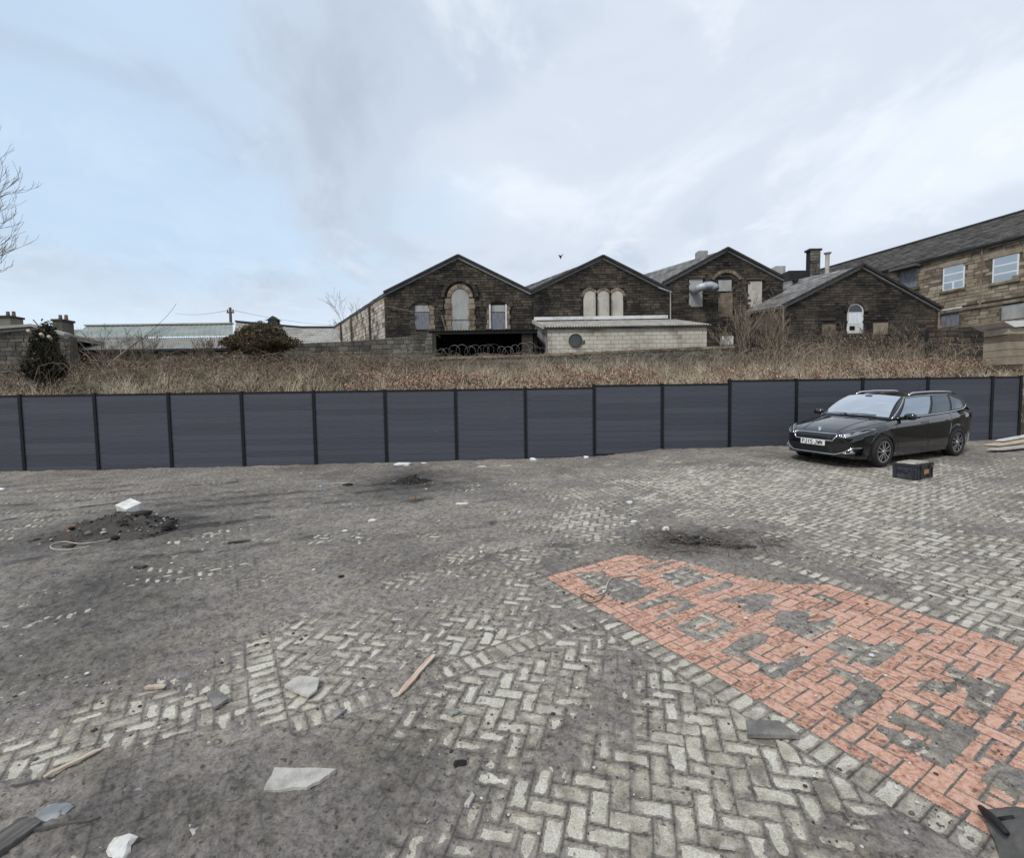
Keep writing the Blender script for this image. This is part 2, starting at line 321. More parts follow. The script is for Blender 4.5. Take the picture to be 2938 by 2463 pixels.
# (s0,s1,t0,t1, pattern): 0/45 herringbone, 'S' bricks side by side along s, 'T' along t
REG = [(0, 5, 0, PWID, 0, 'red'), (-.2, 5, -.2, 0, 'S', 0), (-.2, 5, PWID, PWID+.2, 'S', 0), (-.2, 0, 0, PWID, 'T', 0),
       (-11, 6, -2.8, -2.6, 'S', 0), (.88, 1.08, -2.6, -.2, 'T', 0), (1.08, 6, -2.6, -.2, 45, 0), (-11, .88, -2.6, -.2, 45, 0),
       (-14, 7, -17, -2.8, 0, 0), (-13, 5, PWID+.2, 15, 0, 0), (-12, -.2, -.2, PWID+.2, 45, 0)]
LETTERS = [
  [(0.644,5.153),(0.989,5.193),(0.960,5.040),(1.116,4.970),(1.278,4.989),(1.291,4.858),(1.255,4.763),(1.417,4.726),(1.202,4.521),(1.073,4.444),(0.955,4.499),(0.881,4.628),(0.810,4.737),(0.754,4.822),(0.689,5.027)],
  [(1.106,4.361),(1.346,4.525),(1.500,4.590),(1.667,4.340),(1.265,4.114),(1.225,4.168),(1.536,4.359),(1.477,4.468),(1.154,4.280)],
  [(1.352,4.000),(1.708,4.216),(1.882,3.973),(1.646,3.818),(1.728,4.010),(1.727,4.090),(1.478,3.955)],
  [(1.352,4.000),(1.478,3.955),(1.522,3.870),(1.728,4.010),(1.646,3.818),(1.500,3.722),(1.462,3.741)],
  [(1.573,3.613),(1.843,3.807),(1.973,3.865),(2.036,3.797),(1.941,3.698),(1.739,3.572),(1.790,3.505),(1.841,3.389),(2.137,3.553),(2.193,3.478),(1.812,3.244),(1.752,3.294),(1.729,3.446),(1.618,3.555)],
  [(2.217,3.354),(2.276,3.369),(2.396,3.234),(2.395,3.180),(2.430,3.091),(2.038,2.843),(2.005,2.844),(1.975,2.939),(2.292,3.147),(2.283,3.208),(2.223,3.289)],
  [(2.600,2.810),(2.691,2.711),(2.248,2.455),(2.191,2.548)],
  [(2.476,2.994),(2.529,2.974),(2.628,2.794),(2.529,2.731),(2.455,2.903)],
  [(2.324,2.880),(2.359,2.868),(2.412,2.797),(2.483,2.704),(2.386,2.650),(2.338,2.699),(2.214,2.814)],
  [(2.152,2.781),(2.311,2.643),(2.270,2.554),(2.167,2.584),(2.105,2.747)],
  [(2.558,2.494),(2.637,2.426),(2.730,2.338),(2.516,2.147),(2.422,2.283),(2.364,2.380)],
  [(1.542,5.549),(1.685,5.576),(1.801,5.476),(1.670,5.397)],
  [(1.374,5.265),(1.654,5.346),(1.789,5.441),(1.823,5.386),(1.444,5.195)],
  [(1.542,5.062),(1.884,5.263),(1.979,5.142),(1.950,5.035),(2.099,5.010),(2.045,4.939),(1.647,4.725),(1.568,4.911)],
  [(1.786,4.637),(2.154,4.859),(2.210,4.799),(2.134,4.708),(1.833,4.558)],
  [(1.907,4.443),(2.087,4.481),(2.326,4.566),(2.440,4.509),(2.478,4.458),(2.345,4.370),(2.320,4.303),(2.345,4.235),(2.195,4.243),(2.083,4.163),(2.028,4.177),(2.044,4.274),(2.096,4.362),(1.960,4.416)],
  [(2.321,4.200),(2.602,4.197),(2.549,4.111),(2.469,4.018),(2.524,3.992),(2.670,4.055),(2.723,3.993),(2.601,3.896),(2.323,3.739),(2.283,3.782),(2.244,3.870),(2.154,4.000),(2.231,4.055)],
  [(2.377,3.636),(2.604,3.766),(2.669,3.701),(2.724,3.658),(2.751,3.608),(2.909,3.689),(2.973,3.607),(2.573,3.355),(2.529,3.349),(2.459,3.446),(2.437,3.519)],
  [(3.038,3.368),(3.100,3.382),(3.102,3.234),(3.100,3.173),(2.916,3.035),(2.948,3.149)],
  [(2.652,3.139),(2.764,3.195),(2.937,3.157),(2.883,3.058),(2.720,3.079)],
  [(3.024,3.161),(3.192,3.199),(3.273,3.113),(2.802,2.814),(2.798,2.946),(2.916,3.035)],
  [(2.945,2.768),(3.028,2.800),(3.265,2.864),(3.032,2.653),(2.947,2.722)],
  [(2.789,4.505),(2.900,4.513),(2.981,4.322),(2.876,4.356)],
  [(3.246,3.863),(3.433,3.831),(3.298,3.752),(3.210,3.778)],
]
def blobs(x, y, lst):
    s = np.zeros_like(x)
    for (px, py, rx, ry, wt) in lst:
        c = G(px, py); r = c.y*rx/1000; a = G(px, py-ry); b_ = G(px, min(py+ry, 2000)); ay = max(.08, (a.y-c.y)); by = max(.08, (c.y-b_.y))
        dy = np.where(y > c.y, (y-c.y)/ay, (y-c.y)/by)
        # follow the slant of sight lines
        xs = c.x*y/c.y if False else c.x
        s += wt*np.exp(-((x-xs)/r)**2-dy**2)
    return s
EXPO = [(1500, 1580, 430, 200, 1.0), (1200, 1720, 330, 90, .62), (1050, 1440, 140, 75, .85), (740, 1345, 170, 60, .85), (545, 1360, 55, 80, .9), (700, 1460, 200, 45, .8),
        (1060, 1340, 110, 35, .9), (250, 1480, 190, 85, .9), (80, 1560, 90, 60, .55), (560, 1430, 120, 40, .6), (1100, 1240, 130, 50, .62), (1210, 1080, 120, 45, .75), (850, 1190, 80, 22, .45),
        (1080, 1135, 45, 18, .6), (1700, 1010, 560, 60, .52), (1950, 1120, 360, 130, .8), (2060, 1250, 160, 80, .65), (1450, 985, 260, 36, .42), (390, 1105, 110, 25, .5), (370, 1170, 120, 30, .45),
        (60, 1090, 140, 40, .55), (1300, 1300, 160, 60, .45), (940, 1290, 90, 50, .5), (1420, 1400, 130, 40, .5), (1760, 1620, 260, 120, .6), (330, 1000, 300, 30, .2), (1900, 960, 200, 25, .35),
        (1430, 1115, 120, 32, -.95), (240, 1090, 190, 55, -.8), (845, 990, 80, 25, -.8), (1240, 1440, 80, 80, -.55), (1150, 1540, 70, 70, -.6), (1870, 1710, 160, 70, -.7), (720, 1620, 300, 110, -.35), (1640, 1165, 150, 25, -.5), (200, 1300, 260, 90, -.4)]
DAMP = [(240, 1090, 210, 50, .95), (250, 1230, 210, 100, .5), (120, 1370, 260, 90, .42), (700, 1640, 380, 150, .38), (250, 1680, 300, 120, .45), (845, 990, 100, 30, .8), (1430, 1115, 140, 35, .8), (800, 1030, 300, 55, .2), (450, 1010, 350, 45, .15), (150, 1200, 180, 60, .3)]
def inpoly(x, y, P):
    r = np.zeros(x.shape, bool); n = len(P)
    for i in range(n):
        x0, y0 = P[i]; x1, y1 = P[(i+1) % n]
        if y0 == y1: continue
        r ^= ((y0 > y) != (y1 > y)) & (x < (x1-x0)*(y-y0)/(y1-y0)+x0)
    return r
def red_edge(s, t):                                       # ragged boundary of the red paint: worn off towards the far corner
    k = np.interp(s, [0, .35, .9, 1.5, 1.75, 6], [1.15, 1.5, 1.62, 1.85, PWID, PWID])
    return (s >= 0) & (t >= 0) & (t < k)
def exposure(x, y):
    e = blobs(x, y, EXPO); s, t = to_st(x, y)
    inred = red_edge(s, t)
    le = np.zeros(x.shape, bool)
    for P in LETTERS: le |= inpoly(x, y, P)
    e = np.where(inred, np.where(le, .44, 1.15), e)
    e = np.where((t > PWID) & (t < PWID+.2) & (s > .9) & (s < 2.4), np.maximum(e, .95), e)
    e = np.where((t < 0) & (t > -.2) & (s > 0), e+.22, e)
    return e, inred, le
def pattern_edge(x, y):
    s, t = to_st(x, y); e = np.zeros_like(x); done = np.zeros(x.shape, bool)
    for (s0, s1, t0, t1, pt, _) in REG:
        k = (s >= s0) & (s < s1) & (t >= t0) & (t < t1) & ~done; done |= k
        S_, T_ = s[k], t[k]
        if pt == 'S': u = np.mod(S_, .1); e[k] = np.minimum(np.minimum(u, .1-u), np.minimum(T_-t0, t1-T_))
        elif pt == 'T': u = np.mod(T_, .1); e[k] = np.minimum(np.minimum(u, .1-u), np.minimum(S_-s0, s1-S_))
        else:
            U, Vv = (S_, T_) if pt == 0 else ((S_+T_)*Q2, (T_-S_)*Q2)
            i, j = np.floor(U/.1), np.floor(Vv/.1); tt = np.mod(i-j, 4)
            u0 = np.where(tt == 1, i-1, i); u1 = np.where(tt == 0, i+2, i+1); v0 = np.where(tt == 2, j-1, j); v1 = np.where(tt == 3, j+2, j+1)
            e[k] = np.minimum(np.minimum(U-u0*.1, u1*.1-U), np.minimum(Vv-v0*.1, v1*.1-Vv))
            e[k] = np.minimum(e[k], np.minimum(np.minimum(S_-s0, s1-S_), np.minimum(T_-t0, t1-T_)))
    return e
def make_paver(poly, zr, tilt, letters):
    """poly: ccw convex polygon in yard coordinates; top face split by the letters when painted. returns verts, faces, material ids (0 grey, 1 red)"""
    p0 = inset(poly, .0032)
    if len(p0) < 3 or area(p0) < .0006: return None
    p1 = inset(p0, .004)
    if len(p1) < 3: return None
    cx = sum(p[0] for p in p0)/len(p0); cy = sum(p[1] for p in p0)/len(p0)
    def z(p): return float(g(p[0], p[1]))+zr+tilt[0]*(p[0]-cx)+tilt[1]*(p[1]-cy)
    pieces = [(p1, 1 if letters is not None else 0)]
    if letters:
        red = [p1]; grey = []
        for T in letters:                                 # convex triangles, ccw
            nr = []
            for q in red:
                cur = q
                for i in range(3):
                    a, b = T[i], T[(i+1) % 3]; ex, ey = b[0]-a[0], b[1]-a[1]; nx, ny = ey, -ex; c = nx*a[0]+ny*a[1]
                    o_ = clip(cur, -nx, -ny, -c)
                    if len(o_) > 2 and area(o_) > 2e-6: nr.append(o_)
                    cur = clip(cur, nx, ny, c)
                    if len(cur) < 3 or area(cur) < 2e-6: cur = None; break
                if cur: grey.append(cur)
            red = nr
        pieces = [(q, 1) for q in red]+[(q, 0) for q in grey]
        if not pieces: pieces = [(p1, 1)]
    V, F, M = [], [], []
    base = 1 if sum(area(q) for q, m in pieces if m) > sum(area(q) for q, m in pieces if not m) else 0
    n0, n1 = len(p0), len(p1)
    k = 0
    for q, m in pieces:
        V += [(p[0], p[1], z(p)) for p in q]; F.append(tuple(range(k, k+len(q)))); M.append(m); k += len(q)
    if n0 == n1:
        a = k; V += [(p[0], p[1], z(p)) for p in p1]; b = a+n1; V += [(p[0], p[1], z(p)-.004) for p in p0]; c = b+n0; V += [(p[0], p[1], z(p)-.03) for p in p0]
        for i in range(n0):
            j = (i+1) % n0; F.append((b+i, b+j, a+j, a+i)); F.append((c+i, c+j, b+j, b+i)); M += [base, base]
    else:
        a = k; V += [(p[0], p[1], z(p)) for p in p1]; c = a+n1; V += [(p[0], p[1], z(p)-.03) for p in p1]
        for i in range(n1):
            j = (i+1) % n1; F.append((c+i, c+j, a+j, a+i)); M.append(base)
    return V, F, M
from mathutils.geometry import tessellate_polygon
TRIS = []
for P in LETTERS:
    for tr in tessellate_polygon([[Vector((p[0], p[1], 0)) for p in P]]):
        T = [P[i] for i in tr]
        if area(T) < 0: T = T[::-1]
        if area(T) > 1e-5: TRIS.append(T)
def gen_pavers():
    out_ = []; rr = random.Random(3)
    for (s0, s1, t0, t1, pt, kind) in REG:
        rects = []
        if pt == 'S':
            k = math.floor(s0/.1+.5)
            while k*.1 < s1-1e-6: rects.append([(k*.1, t0), (k*.1+.1, t0), (k*.1+.1, t1), (k*.1, t1)]); k += 1
        elif pt == 'T':
            k = math.floor(t0/.1+.5)
            while k*.1 < t1-1e-6: rects.append([(s0, k*.1), (s1, k*.1), (s1, k*.1+.1), (s0, k*.1+.1)]); k += 1
        else:
            cs = [(s0, t0), (s1, t0), (s1, t1), (s0, t1)]
            uv = cs if pt == 0 else [((a+b)*Q2, (b-a)*Q2) for a, b in cs]
            i0, i1 = int(min(u for u, v in uv)/.1)-2, int(max(u for u, v in uv)/.1)+2; j0, j1 = int(min(v for u, v in uv)/.1)-2, int(max(v for u, v in uv)/.1)+2
            for i in range(i0, i1):
                for j in range(j0, j1):
                    tt = (i-j) % 4
                    if tt == 0: r = [(i, j), (i+2, j), (i+2, j+1), (i, j+1)]
                    elif tt == 3: r = [(i, j), (i+1, j), (i+1, j+2), (i, j+2)]
                    else: continue
                    c0 = (r[0][0]+r[2][0])*.05, (r[0][1]+r[2][1])*.05
                    c = c0 if pt == 0 else ((c0[0]-c0[1])*Q2, (c0[0]+c0[1])*Q2)
                    if c[0] < s0-.2 or c[0] > s1+.2 or c[1] < t0-.2 or c[1] > t1+.2: continue
                    X, Y = to_xy(*c)
                    if not (1.45 < Y < 13.3+.0393*X and abs(X) < 1.17*Y+.25): continue
                    r = [(a*.1, b*.1) for a, b in r]
                    if pt == 45: r = [((a-b)*Q2, (a+b)*Q2) for a, b in r]
                    rects.append(r)
        for r in rects:
            for (a, b, c) in ((-1, 0, -s0), (1, 0, s1), (0, -1, -t0), (0, 1, t1)):
                r = clip(r, a, b, c)
                if len(r) < 3: break
            if len(r) < 3 or area(r) < .0012: continue
            q = [to_xy(*p) for p in r]
            X = sum(p[0] for p in q)/len(q); Y = sum(p[1] for p in q)/len(q)
            if not (1.45 < Y < 13.0+.0393*X and abs(X) < 1.17*Y+.25): continue
            out_.append((q, X, Y, kind))
    return out_
PAV = gen_pavers()
PX_ = np.array([p[1] for p in PAV]); PY_ = np.array([p[2] for p in PAV]); PE, PR, _l = exposure(PX_, PY_)
PS, PT = to_st(PX_, PY_)
order = np.argsort(-(np.clip(PE+.15*fbm(PX_*3, PY_*3, 2, 3), .02, 1)*np.array([area(p[0]) for p in PAV])/PY_**3)*(np.abs(PX_) < 1.05*PY_+.05)*(PY_ > 1.95))
def bed(name, s0, s1, t0, t1, dz):
    S_, T_ = np.meshgrid(np.linspace(s0, s1, 30), np.linspace(t0, t1, 30)); X, Y = to_xy(S_, T_); Y = np.minimum(Y, 13.1+.0393*X)
    i_ = np.arange(900).reshape(30, 30)
    return tag(ob(name, fast_mesh(name, np.stack([X, Y, g(X, Y)+dz], -1).reshape(-1, 3), np.stack([i_[:-1, :-1], i_[:-1, 1:], i_[1:, 1:], i_[1:, :-1]], -1).reshape(-1, 4), 'bedding')), kind='structure')
yard = bed('paved_yard', -14, 7, -17, 15, -.034); redp = bed('red_lettered_paving', -.02, 5, -.02, PWID, -.03)
cnt = {0: 0, 'red': 0}; rest = {0: MB(), 'red': MB()}; rr = random.Random(5)
for k in order:
    q, X, Y, kind = PAV[k]
    let = None
    if kind == 'red' and PR[k]:
        bb = (min(p[0] for p in q), max(p[0] for p in q), min(p[1] for p in q), max(p[1] for p in q))
        let = [T for T in TRIS if min(p[0] for p in T) < bb[1] and max(p[0] for p in T) > bb[0] and min(p[1] for p in T) < bb[3] and max(p[1] for p in T) > bb[2]]
    m = make_paver(q, rr.gauss(0, .0012), (rr.gauss(0, .008), rr.gauss(0, .008)), let)
    if m is None: continue
    V, F, M = m
    if cnt[kind] < 300 and abs(X) < 1.05*Y and Y > 1.95:
        cnt[kind] += 1
        mm = me('paver', [(v[0]-X, v[1]-Y, v[2]) for v in V], F, ['paver', 'paver_red'], midx=M)
        ob('paver', mm, redp if kind == 'red' else yard, (X, Y, 0))
    else: rest[kind].add(V, F); rest[kind].M[-len(F):] = M
for k, o in ((0, yard), ('red', redp)):
    r = rest[k]; tag(ob('paver_field', me('paver_field', r.V, r.F, ['paver', 'paver_red'], midx=r.M), o), kind='stuff')

# ---------------------------------------------------------------- mud lying over the paving
nsx = 640; sv = np.linspace(-1.22, 1.22, nsx); yv = 1.5*np.exp(np.arange(0, math.log(13.75/1.5), .0043)); SV, YV = np.meshgrid(sv, yv); XV = SV*YV
YV = np.minimum(YV, 13.12+.0393*XV+.0002*np.arange(len(yv))[:, None]*0+1e-5*np.arange(len(yv))[:, None])
XV = XV+.0; ex_, inred, inlet = exposure(XV, YV)
ed = pattern_edge(XV, YV); n1 = fbm(XV*22, YV*22, 3, 1)-.5; n2 = fbm(XV*2.6, YV*2.6, 4, 2)-.5; n3 = fbm(XV*75, YV*75, 2, 4)-.5; n4 = fbm(XV*.9, YV*.9, 3, 6)-.5; n5 = fbm(XV*7, YV*7, 3, 9)-.5
sE = np.clip(ex_+np.where(inred, .06, .16+.10*ss(6, 9, YV)*(XV > -1))+1.5*n2*np.where(inlet, .4, 1)+.75*n5, 0, 1.05)
margin = np.where(inred & ~inlet, .007, np.interp(sE, [0, .28, .55, .8, 1.05], [.085, .058, .038, .029, .020]))+n1*np.where(inred & ~inlet, .004, .034)+n3*.006
hd = np.clip((margin-ed)*.30, -.006, .014)
hd = np.where(ed < .0055, hd-.006*np.clip(1-ed/.0055, 0, 1)*np.clip(sE*1.6, 0, 1), hd)
cov = np.clip(1-sE*1.5, 0, 1); hd = hd+cov*(.024*n4+.038*n5+.022*n1+.010*n3+.006)*np.where(inred, .3, 1)
# tyre and scrape marks running across the mud on the left
tr = np.sin((YV*1.0-XV*.42+.5*n4)*9)*np.clip(fbm(XV*.5, YV*2, 3, 12)*2-.8, 0, 1); hd += cov*.010*tr*ss(3.5, 6, YV)*(XV < 2)
fdist = 13.14+.0393*XV-YV; hd += np.clip(.05*(fbm(XV*3, YV*3, 3, 19)-.25), 0, .05)*np.exp(-np.clip(fdist, 0, 9)/.12)
ZV = g(XV, YV)+hd
ny2 = len(yv); i_ = np.arange(nsx*ny2).reshape(ny2, nsx)
mud = fast_mesh('mud', np.stack([XV, YV, ZV], -1).reshape(-1, 3), np.stack([i_[:-1, :-1], i_[:-1, 1:], i_[1:, 1:], i_[1:, :-1]], -1).reshape(-1, 4), 'mud', True)
dmp = np.clip(blobs(XV, YV, DAMP)+.5*n2*(1-np.clip(sE, 0, 1))+.35*cov*np.clip(n5*2, 0, 1)-.05, 0, 1)
thin = np.clip((ed-(margin-.026))/.024, 0, 1)*np.clip(.05+.8*sE+1.4*n2, 0, .55)*np.where(inred & ~inlet, 0, 1)*np.clip(1-1.2*dmp, 0, 1)
jw = np.maximum(.007, YV*.0016); joint = np.clip(1.25-ed/jw, 0, 1)*np.clip(.20+.7*sE+1.8*n5, 0, .85)*np.where(inred, .75, 1)*np.interp(YV, [3, 9, 13], [1, .7, .35])
dmp = np.clip(dmp+1.0*np.clip(tr*1.8, 0, 1)*np.clip(cov+.35, 0, 1)*ss(4.5, 6, YV)*(1-ss(10.5, 12, YV))*(XV < 1.5)*np.clip(fbm(XV*6, YV*6, 3, 15)*2.2-.6, 0, 1), 0, 1)
for nm_, ar in (('thin', thin), ('joint', joint)): q_ = mud.attributes.new(nm_, 'FLOAT', 'POINT'); q_.data.foreach_set('value', ar.ravel().astype(np.float32))
aa = mud.attributes.new('damp', 'FLOAT', 'POINT'); aa.data.foreach_set('value', dmp.ravel().astype(np.float32))
tag(ob('mud', mud), 'grey trampled mud spread over the paved yard', kind='stuff')

# loose crumbs, grit and stones
def scatter(name, n, sizes, fn, mat, seed, label=None):
    r = np.random.default_rng(seed); ico = bmesh.new(); bmesh.ops.create_icosphere(ico, subdivisions=1, radius=.5)
    IV = np.array([v.co[:] for v in ico.verts]); ico.verts.ensure_lookup_table(); IF = np.array([[v.index for v in f.verts] for f in ico.faces]); ico.free()
    P, sz = fn(r, n); VV = []; FF = []
    for k in range(len(P)):
        sc = sz[k]*np.array([r.uniform(.7, 1.4), r.uniform(.6, 1.2), r.uniform(.35, .75)])
        a = r.uniform(0, 6.28); c, s = math.cos(a), math.sin(a); v = IV*(1+r.uniform(-.25, .25, (len(IV), 1)))*sc
        v = np.stack([v[:, 0]*c-v[:, 1]*s, v[:, 0]*s+v[:, 1]*c, v[:, 2]], -1)+P[k]+[0, 0, sz[k]*.12]; VV.append(v); FF.append(IF+k*len(IV))
    return ob(name, fast_mesh(name, np.concatenate(VV), np.concatenate(FF), mat))
def crumbs(r, n):
    y = 1.9*np.exp(r.uniform(0, math.log(12.6/1.9), n)); x = r.uniform(-1.08, 1.08, n)*y
    cl = fbm(x*1.3, y*1.3, 3, 21); e, a, b = exposure(x, y)
    keep = r.uniform(0, 1, n) < np.clip((cl-.40)*4.5, .05, 1)*np.clip(1.15-e, .12, 1); x, y = x[keep], y[keep]
    sz = .0042*np.exp(r.normal(.6, .7, len(x)))*np.clip(y/3.5, .8, 2.0); sz = np.minimum(sz, .03); return np.stack([x, y, g(x, y)+.004], -1), sz
tag(scatter('grit', 26000, None, crumbs, 'clod', 31), 'scattered grit and clods of earth on the yard', kind='stuff')

def chips(r, n):
    y = 1.95*np.exp(r.uniform(0, math.log(10/1.95), n)); x = r.uniform(-1.05, .9, n)*y; k = (fbm(x*.9, y*.9, 2, 51) > .40) | (r.uniform(0, 1, n) < .3); x, y = x[k], y[k]
    return np.stack([x, y, g(x, y)+.010], -1), np.minimum(.012*np.exp(r.normal(0, .5, len(x)))*np.clip(y/3, .8, 2), .045)
tag(scatter('stone_chips', 330, None, chips, 'white_stone', 37), 'small pale chips of slate and mortar strewn over the mud', kind='stuff')
# ================================================================ FENCE
FX0, FY0, FA, FWD = -12.7165, 12.6621, .039326, 1.87
FD = Vector((math.cos(FA), math.sin(FA), 0)); FN = Vector((FD.y, -FD.x, 0))      # FN points to the yard
fence = thing('fence', 'long dark blue-grey composite board fence with black posts across the yard', 'fence', (0, 13.1, .5))
fence.location = (0, 0, 0)
def fpos(i): return Vector((FX0, FY0, 0))+FD*FWD*i
SECT = [(-1, 8, 2.422, 13), (8, 10, 2.479, 12), (10, 15, 2.563, 12)]
BH = .1525; bl = FWD-.075; cache = {}
def board_mesh(ln):
    k = round(ln, 3)
    if k not in cache:
        b = MB(); h = BH; t = .021
        prof = [(-t/2, 0), (t/2, .0015), (t/2, h-.006), (t/2-.002, h-.003), (-t/2+.004, h-.0015), (-t/2, h-.0015)]   # y is towards the back
        P = [(-ln/2, -p[0], p[1]) for p in prof]; b.prism(P, (ln, 0, 0)); m = me('board', b.V, b.F, 'fence_board')
        bm = bmesh.new(); bm.from_mesh(m); bmesh.ops.recalc_face_normals(bm, faces=bm.faces); bm.to_mesh(m); bm.free(); cache[k] = m
    return cache[k]
rf = random.Random(11)
for (a, b_, top, nb) in SECT:
    for i in range(a, b_):
        p, q = fpos(i), fpos(i+1); ln = bl
        if i == 14: q = p+FD*.83; ln = .83-.075
        mid_ = (p+q)/2; zb = top-.045-nb*BH
        for k in range(nb):
            o = ob('board', board_mesh(ln), fence, mid_+Vector((0, 0, zb+k*BH))+FN*rf.uniform(-.002, .002)); o.rotation_euler = (0, 0, FA)
        m = MB(); m.box((0, 0, 0), (ln, .045, .045)); r_ = m.build('cap_rail', 'fence_post', fence); r_.location = mid_+Vector((0, 0, top-.0225)); r_.rotation_euler = (0, 0, FA)
        m = MB(); m.box((0, 0, 0), (ln, .04, .05)); r_ = m.build('bottom_rail', 'fence_post', fence); r_.location = mid_+Vector((0, 0, zb-.026)); r_.rotation_euler = (0, 0, FA)
tops = {}
for (a, b_, top, nb) in SECT:
    for i in range(a, b_+1): tops[i] = max(tops.get(i, 0), top)
for i, top in tops.items():
    p = fpos(i) if i < 15 else fpos(14)+FD*.83; zb = float(g(p.x, p.y))-.12
    m = MB(); h = top+.012-zb; m.box((0, 0, h/2), (.075, .075, h)); m.box((0, 0, h+.006), (.082, .082, .012)); r_ = m.build('post', 'fence_post', fence); r_.location = (p.x, p.y, zb); r_.rotation_euler = (0, 0, FA)

# ================================================================ BUILDINGS BEHIND
pm('soot_stone', [(.012, .011, .010), (.034, .0295, .025), (.072, .059, .046), (.13, .104, .074), (.20, .16, .115)], scale=.7, rough=.95, bump=.6, bscale=14, island=.26, obj=False, lo=.25, hi=.95)
pm('brown_wallstone', [(.05, .04, .03), (.12, .095, .065), (.20, .16, .11), (.28, .235, .17)], scale=1.4, rough=.95, bump=.6, bscale=14, island=.5, obj=False, lo=.2, hi=.85)
pm('grey_wallstone', [(.06, .055, .045), (.13, .12, .10), (.20, .185, .155)], scale=1.5, rough=.95, bump=.6, bscale=14, island=.5, obj=False, lo=.2, hi=.85)
pm('sandstone', [(.12, .092, .065), (.23, .185, .135), (.33, .275, .205), (.43, .37, .29)], scale=1.6, rough=.95, bump=.5, bscale=14, island=.5, obj=False, lo=.2, hi=.85)
pm('whitewash', [(.10, .075, .05), (.30, .25, .19), (.50, .46, .40), (.58, .55, .50)], scale=.9, rough=.95, bump=.5, bscale=12, island=.3, obj=False, lo=.25, hi=.75)
pm('mortar_dark', [(.012, .011, .010), (.03, .026, .022)], scale=3, rough=1, obj=False)
pm('mortar', [(.07, .06, .048), (.13, .115, .09)], scale=3, rough=1, obj=False)
pm('roof_slate', [(.12, .118, .112), (.21, .205, .195), (.30, .29, .275)], scale=1.3, rough=.6, island=.35, obj=False, lo=.25, hi=.8, bump=.2, bscale=20)
pm('roof_dark', [(.04, .036, .031), (.078, .070, .061), (.13, .117, .10)], scale=1.3, rough=.7, island=.4, obj=False, lo=.25, hi=.8, bump=.2, bscale=20)
pm('coping', [(.02, .02, .022), (.05, .048, .046)], scale=3, rough=.9, obj=False)
pm('dressed_stone', [(.10, .075, .05), (.20, .155, .11), (.30, .25, .19)], scale=2.5, rough=.9, bump=.3, bscale=20, island=.3, obj=False)
pm('board_grey', [(.20, .195, .185), (.34, .335, .32), (.43, .42, .40)], scale=1.6, stretch=(1, 1, .4), rough=.85, obj=False)
pm('board_cream', [(.34, .31, .26), (.48, .45, .39), (.56, .53, .47)], scale=1.5, rough=.85, obj=False)
pm('board_blue', [(.10, .105, .125), (.17, .175, .20), (.24, .245, .27)], scale=2.5, stretch=(6, 6, 1), rough=.8, obj=False)
pm('white_paint', [(.48, .47, .45), (.66, .65, .63), (.75, .74, .72)], scale=2, rough=.7, obj=False)
pm('render_wall', [(.24, .21, .16), (.44, .40, .325), (.55, .51, .43), (.60, .565, .49)], scale=.8, rough=.95, bump=.4, bscale=10, obj=False, island=.12)
pm('sheet_roof', [(.22, .205, .18), (.33, .315, .285), (.42, .405, .375)], scale=1.3, stretch=(3, .5, .5), rough=.7, obj=False)
pm('green_roof', [(.17, .20, .18), (.235, .265, .24), (.29, .31, .285)], scale=.7, rough=.7, obj=False, fine=.06)
pm('pale_roof', [(.24, .225, .195), (.34, .325, .295), (.42, .41, .385)], scale=1.1, rough=.8, obj=False, fine=.1)
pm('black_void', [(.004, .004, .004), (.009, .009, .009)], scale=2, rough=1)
pm('metal_duct', [(.28, .30, .32), (.45, .47, .50), (.55, .57, .6)], scale=4, rough=.6, metal=.45)
pm('metal_black', [(.008, .008, .008), (.02, .02, .02)], scale=4, rough=.6)
pm('glass_sky', [(.30, .37, .44), (.38, .45, .52)], scale=.8, rough=.12, spec=.7, obj=False)
pm('glass_dark', [(.02, .022, .025), (.05, .055, .06)], scale=2, rough=.1, spec=.7, obj=False)
pm('frame_white', [(.7, .7, .7), (.8, .8, .8)], scale=5, rough=.5)
pm('wire', [(.10, .095, .09), (.22, .21, .2)], scale=20, rough=.5, metal=.5)
pm('pole_wood', [(.08, .07, .06), (.16, .14, .12)], scale=3, rough=.9)

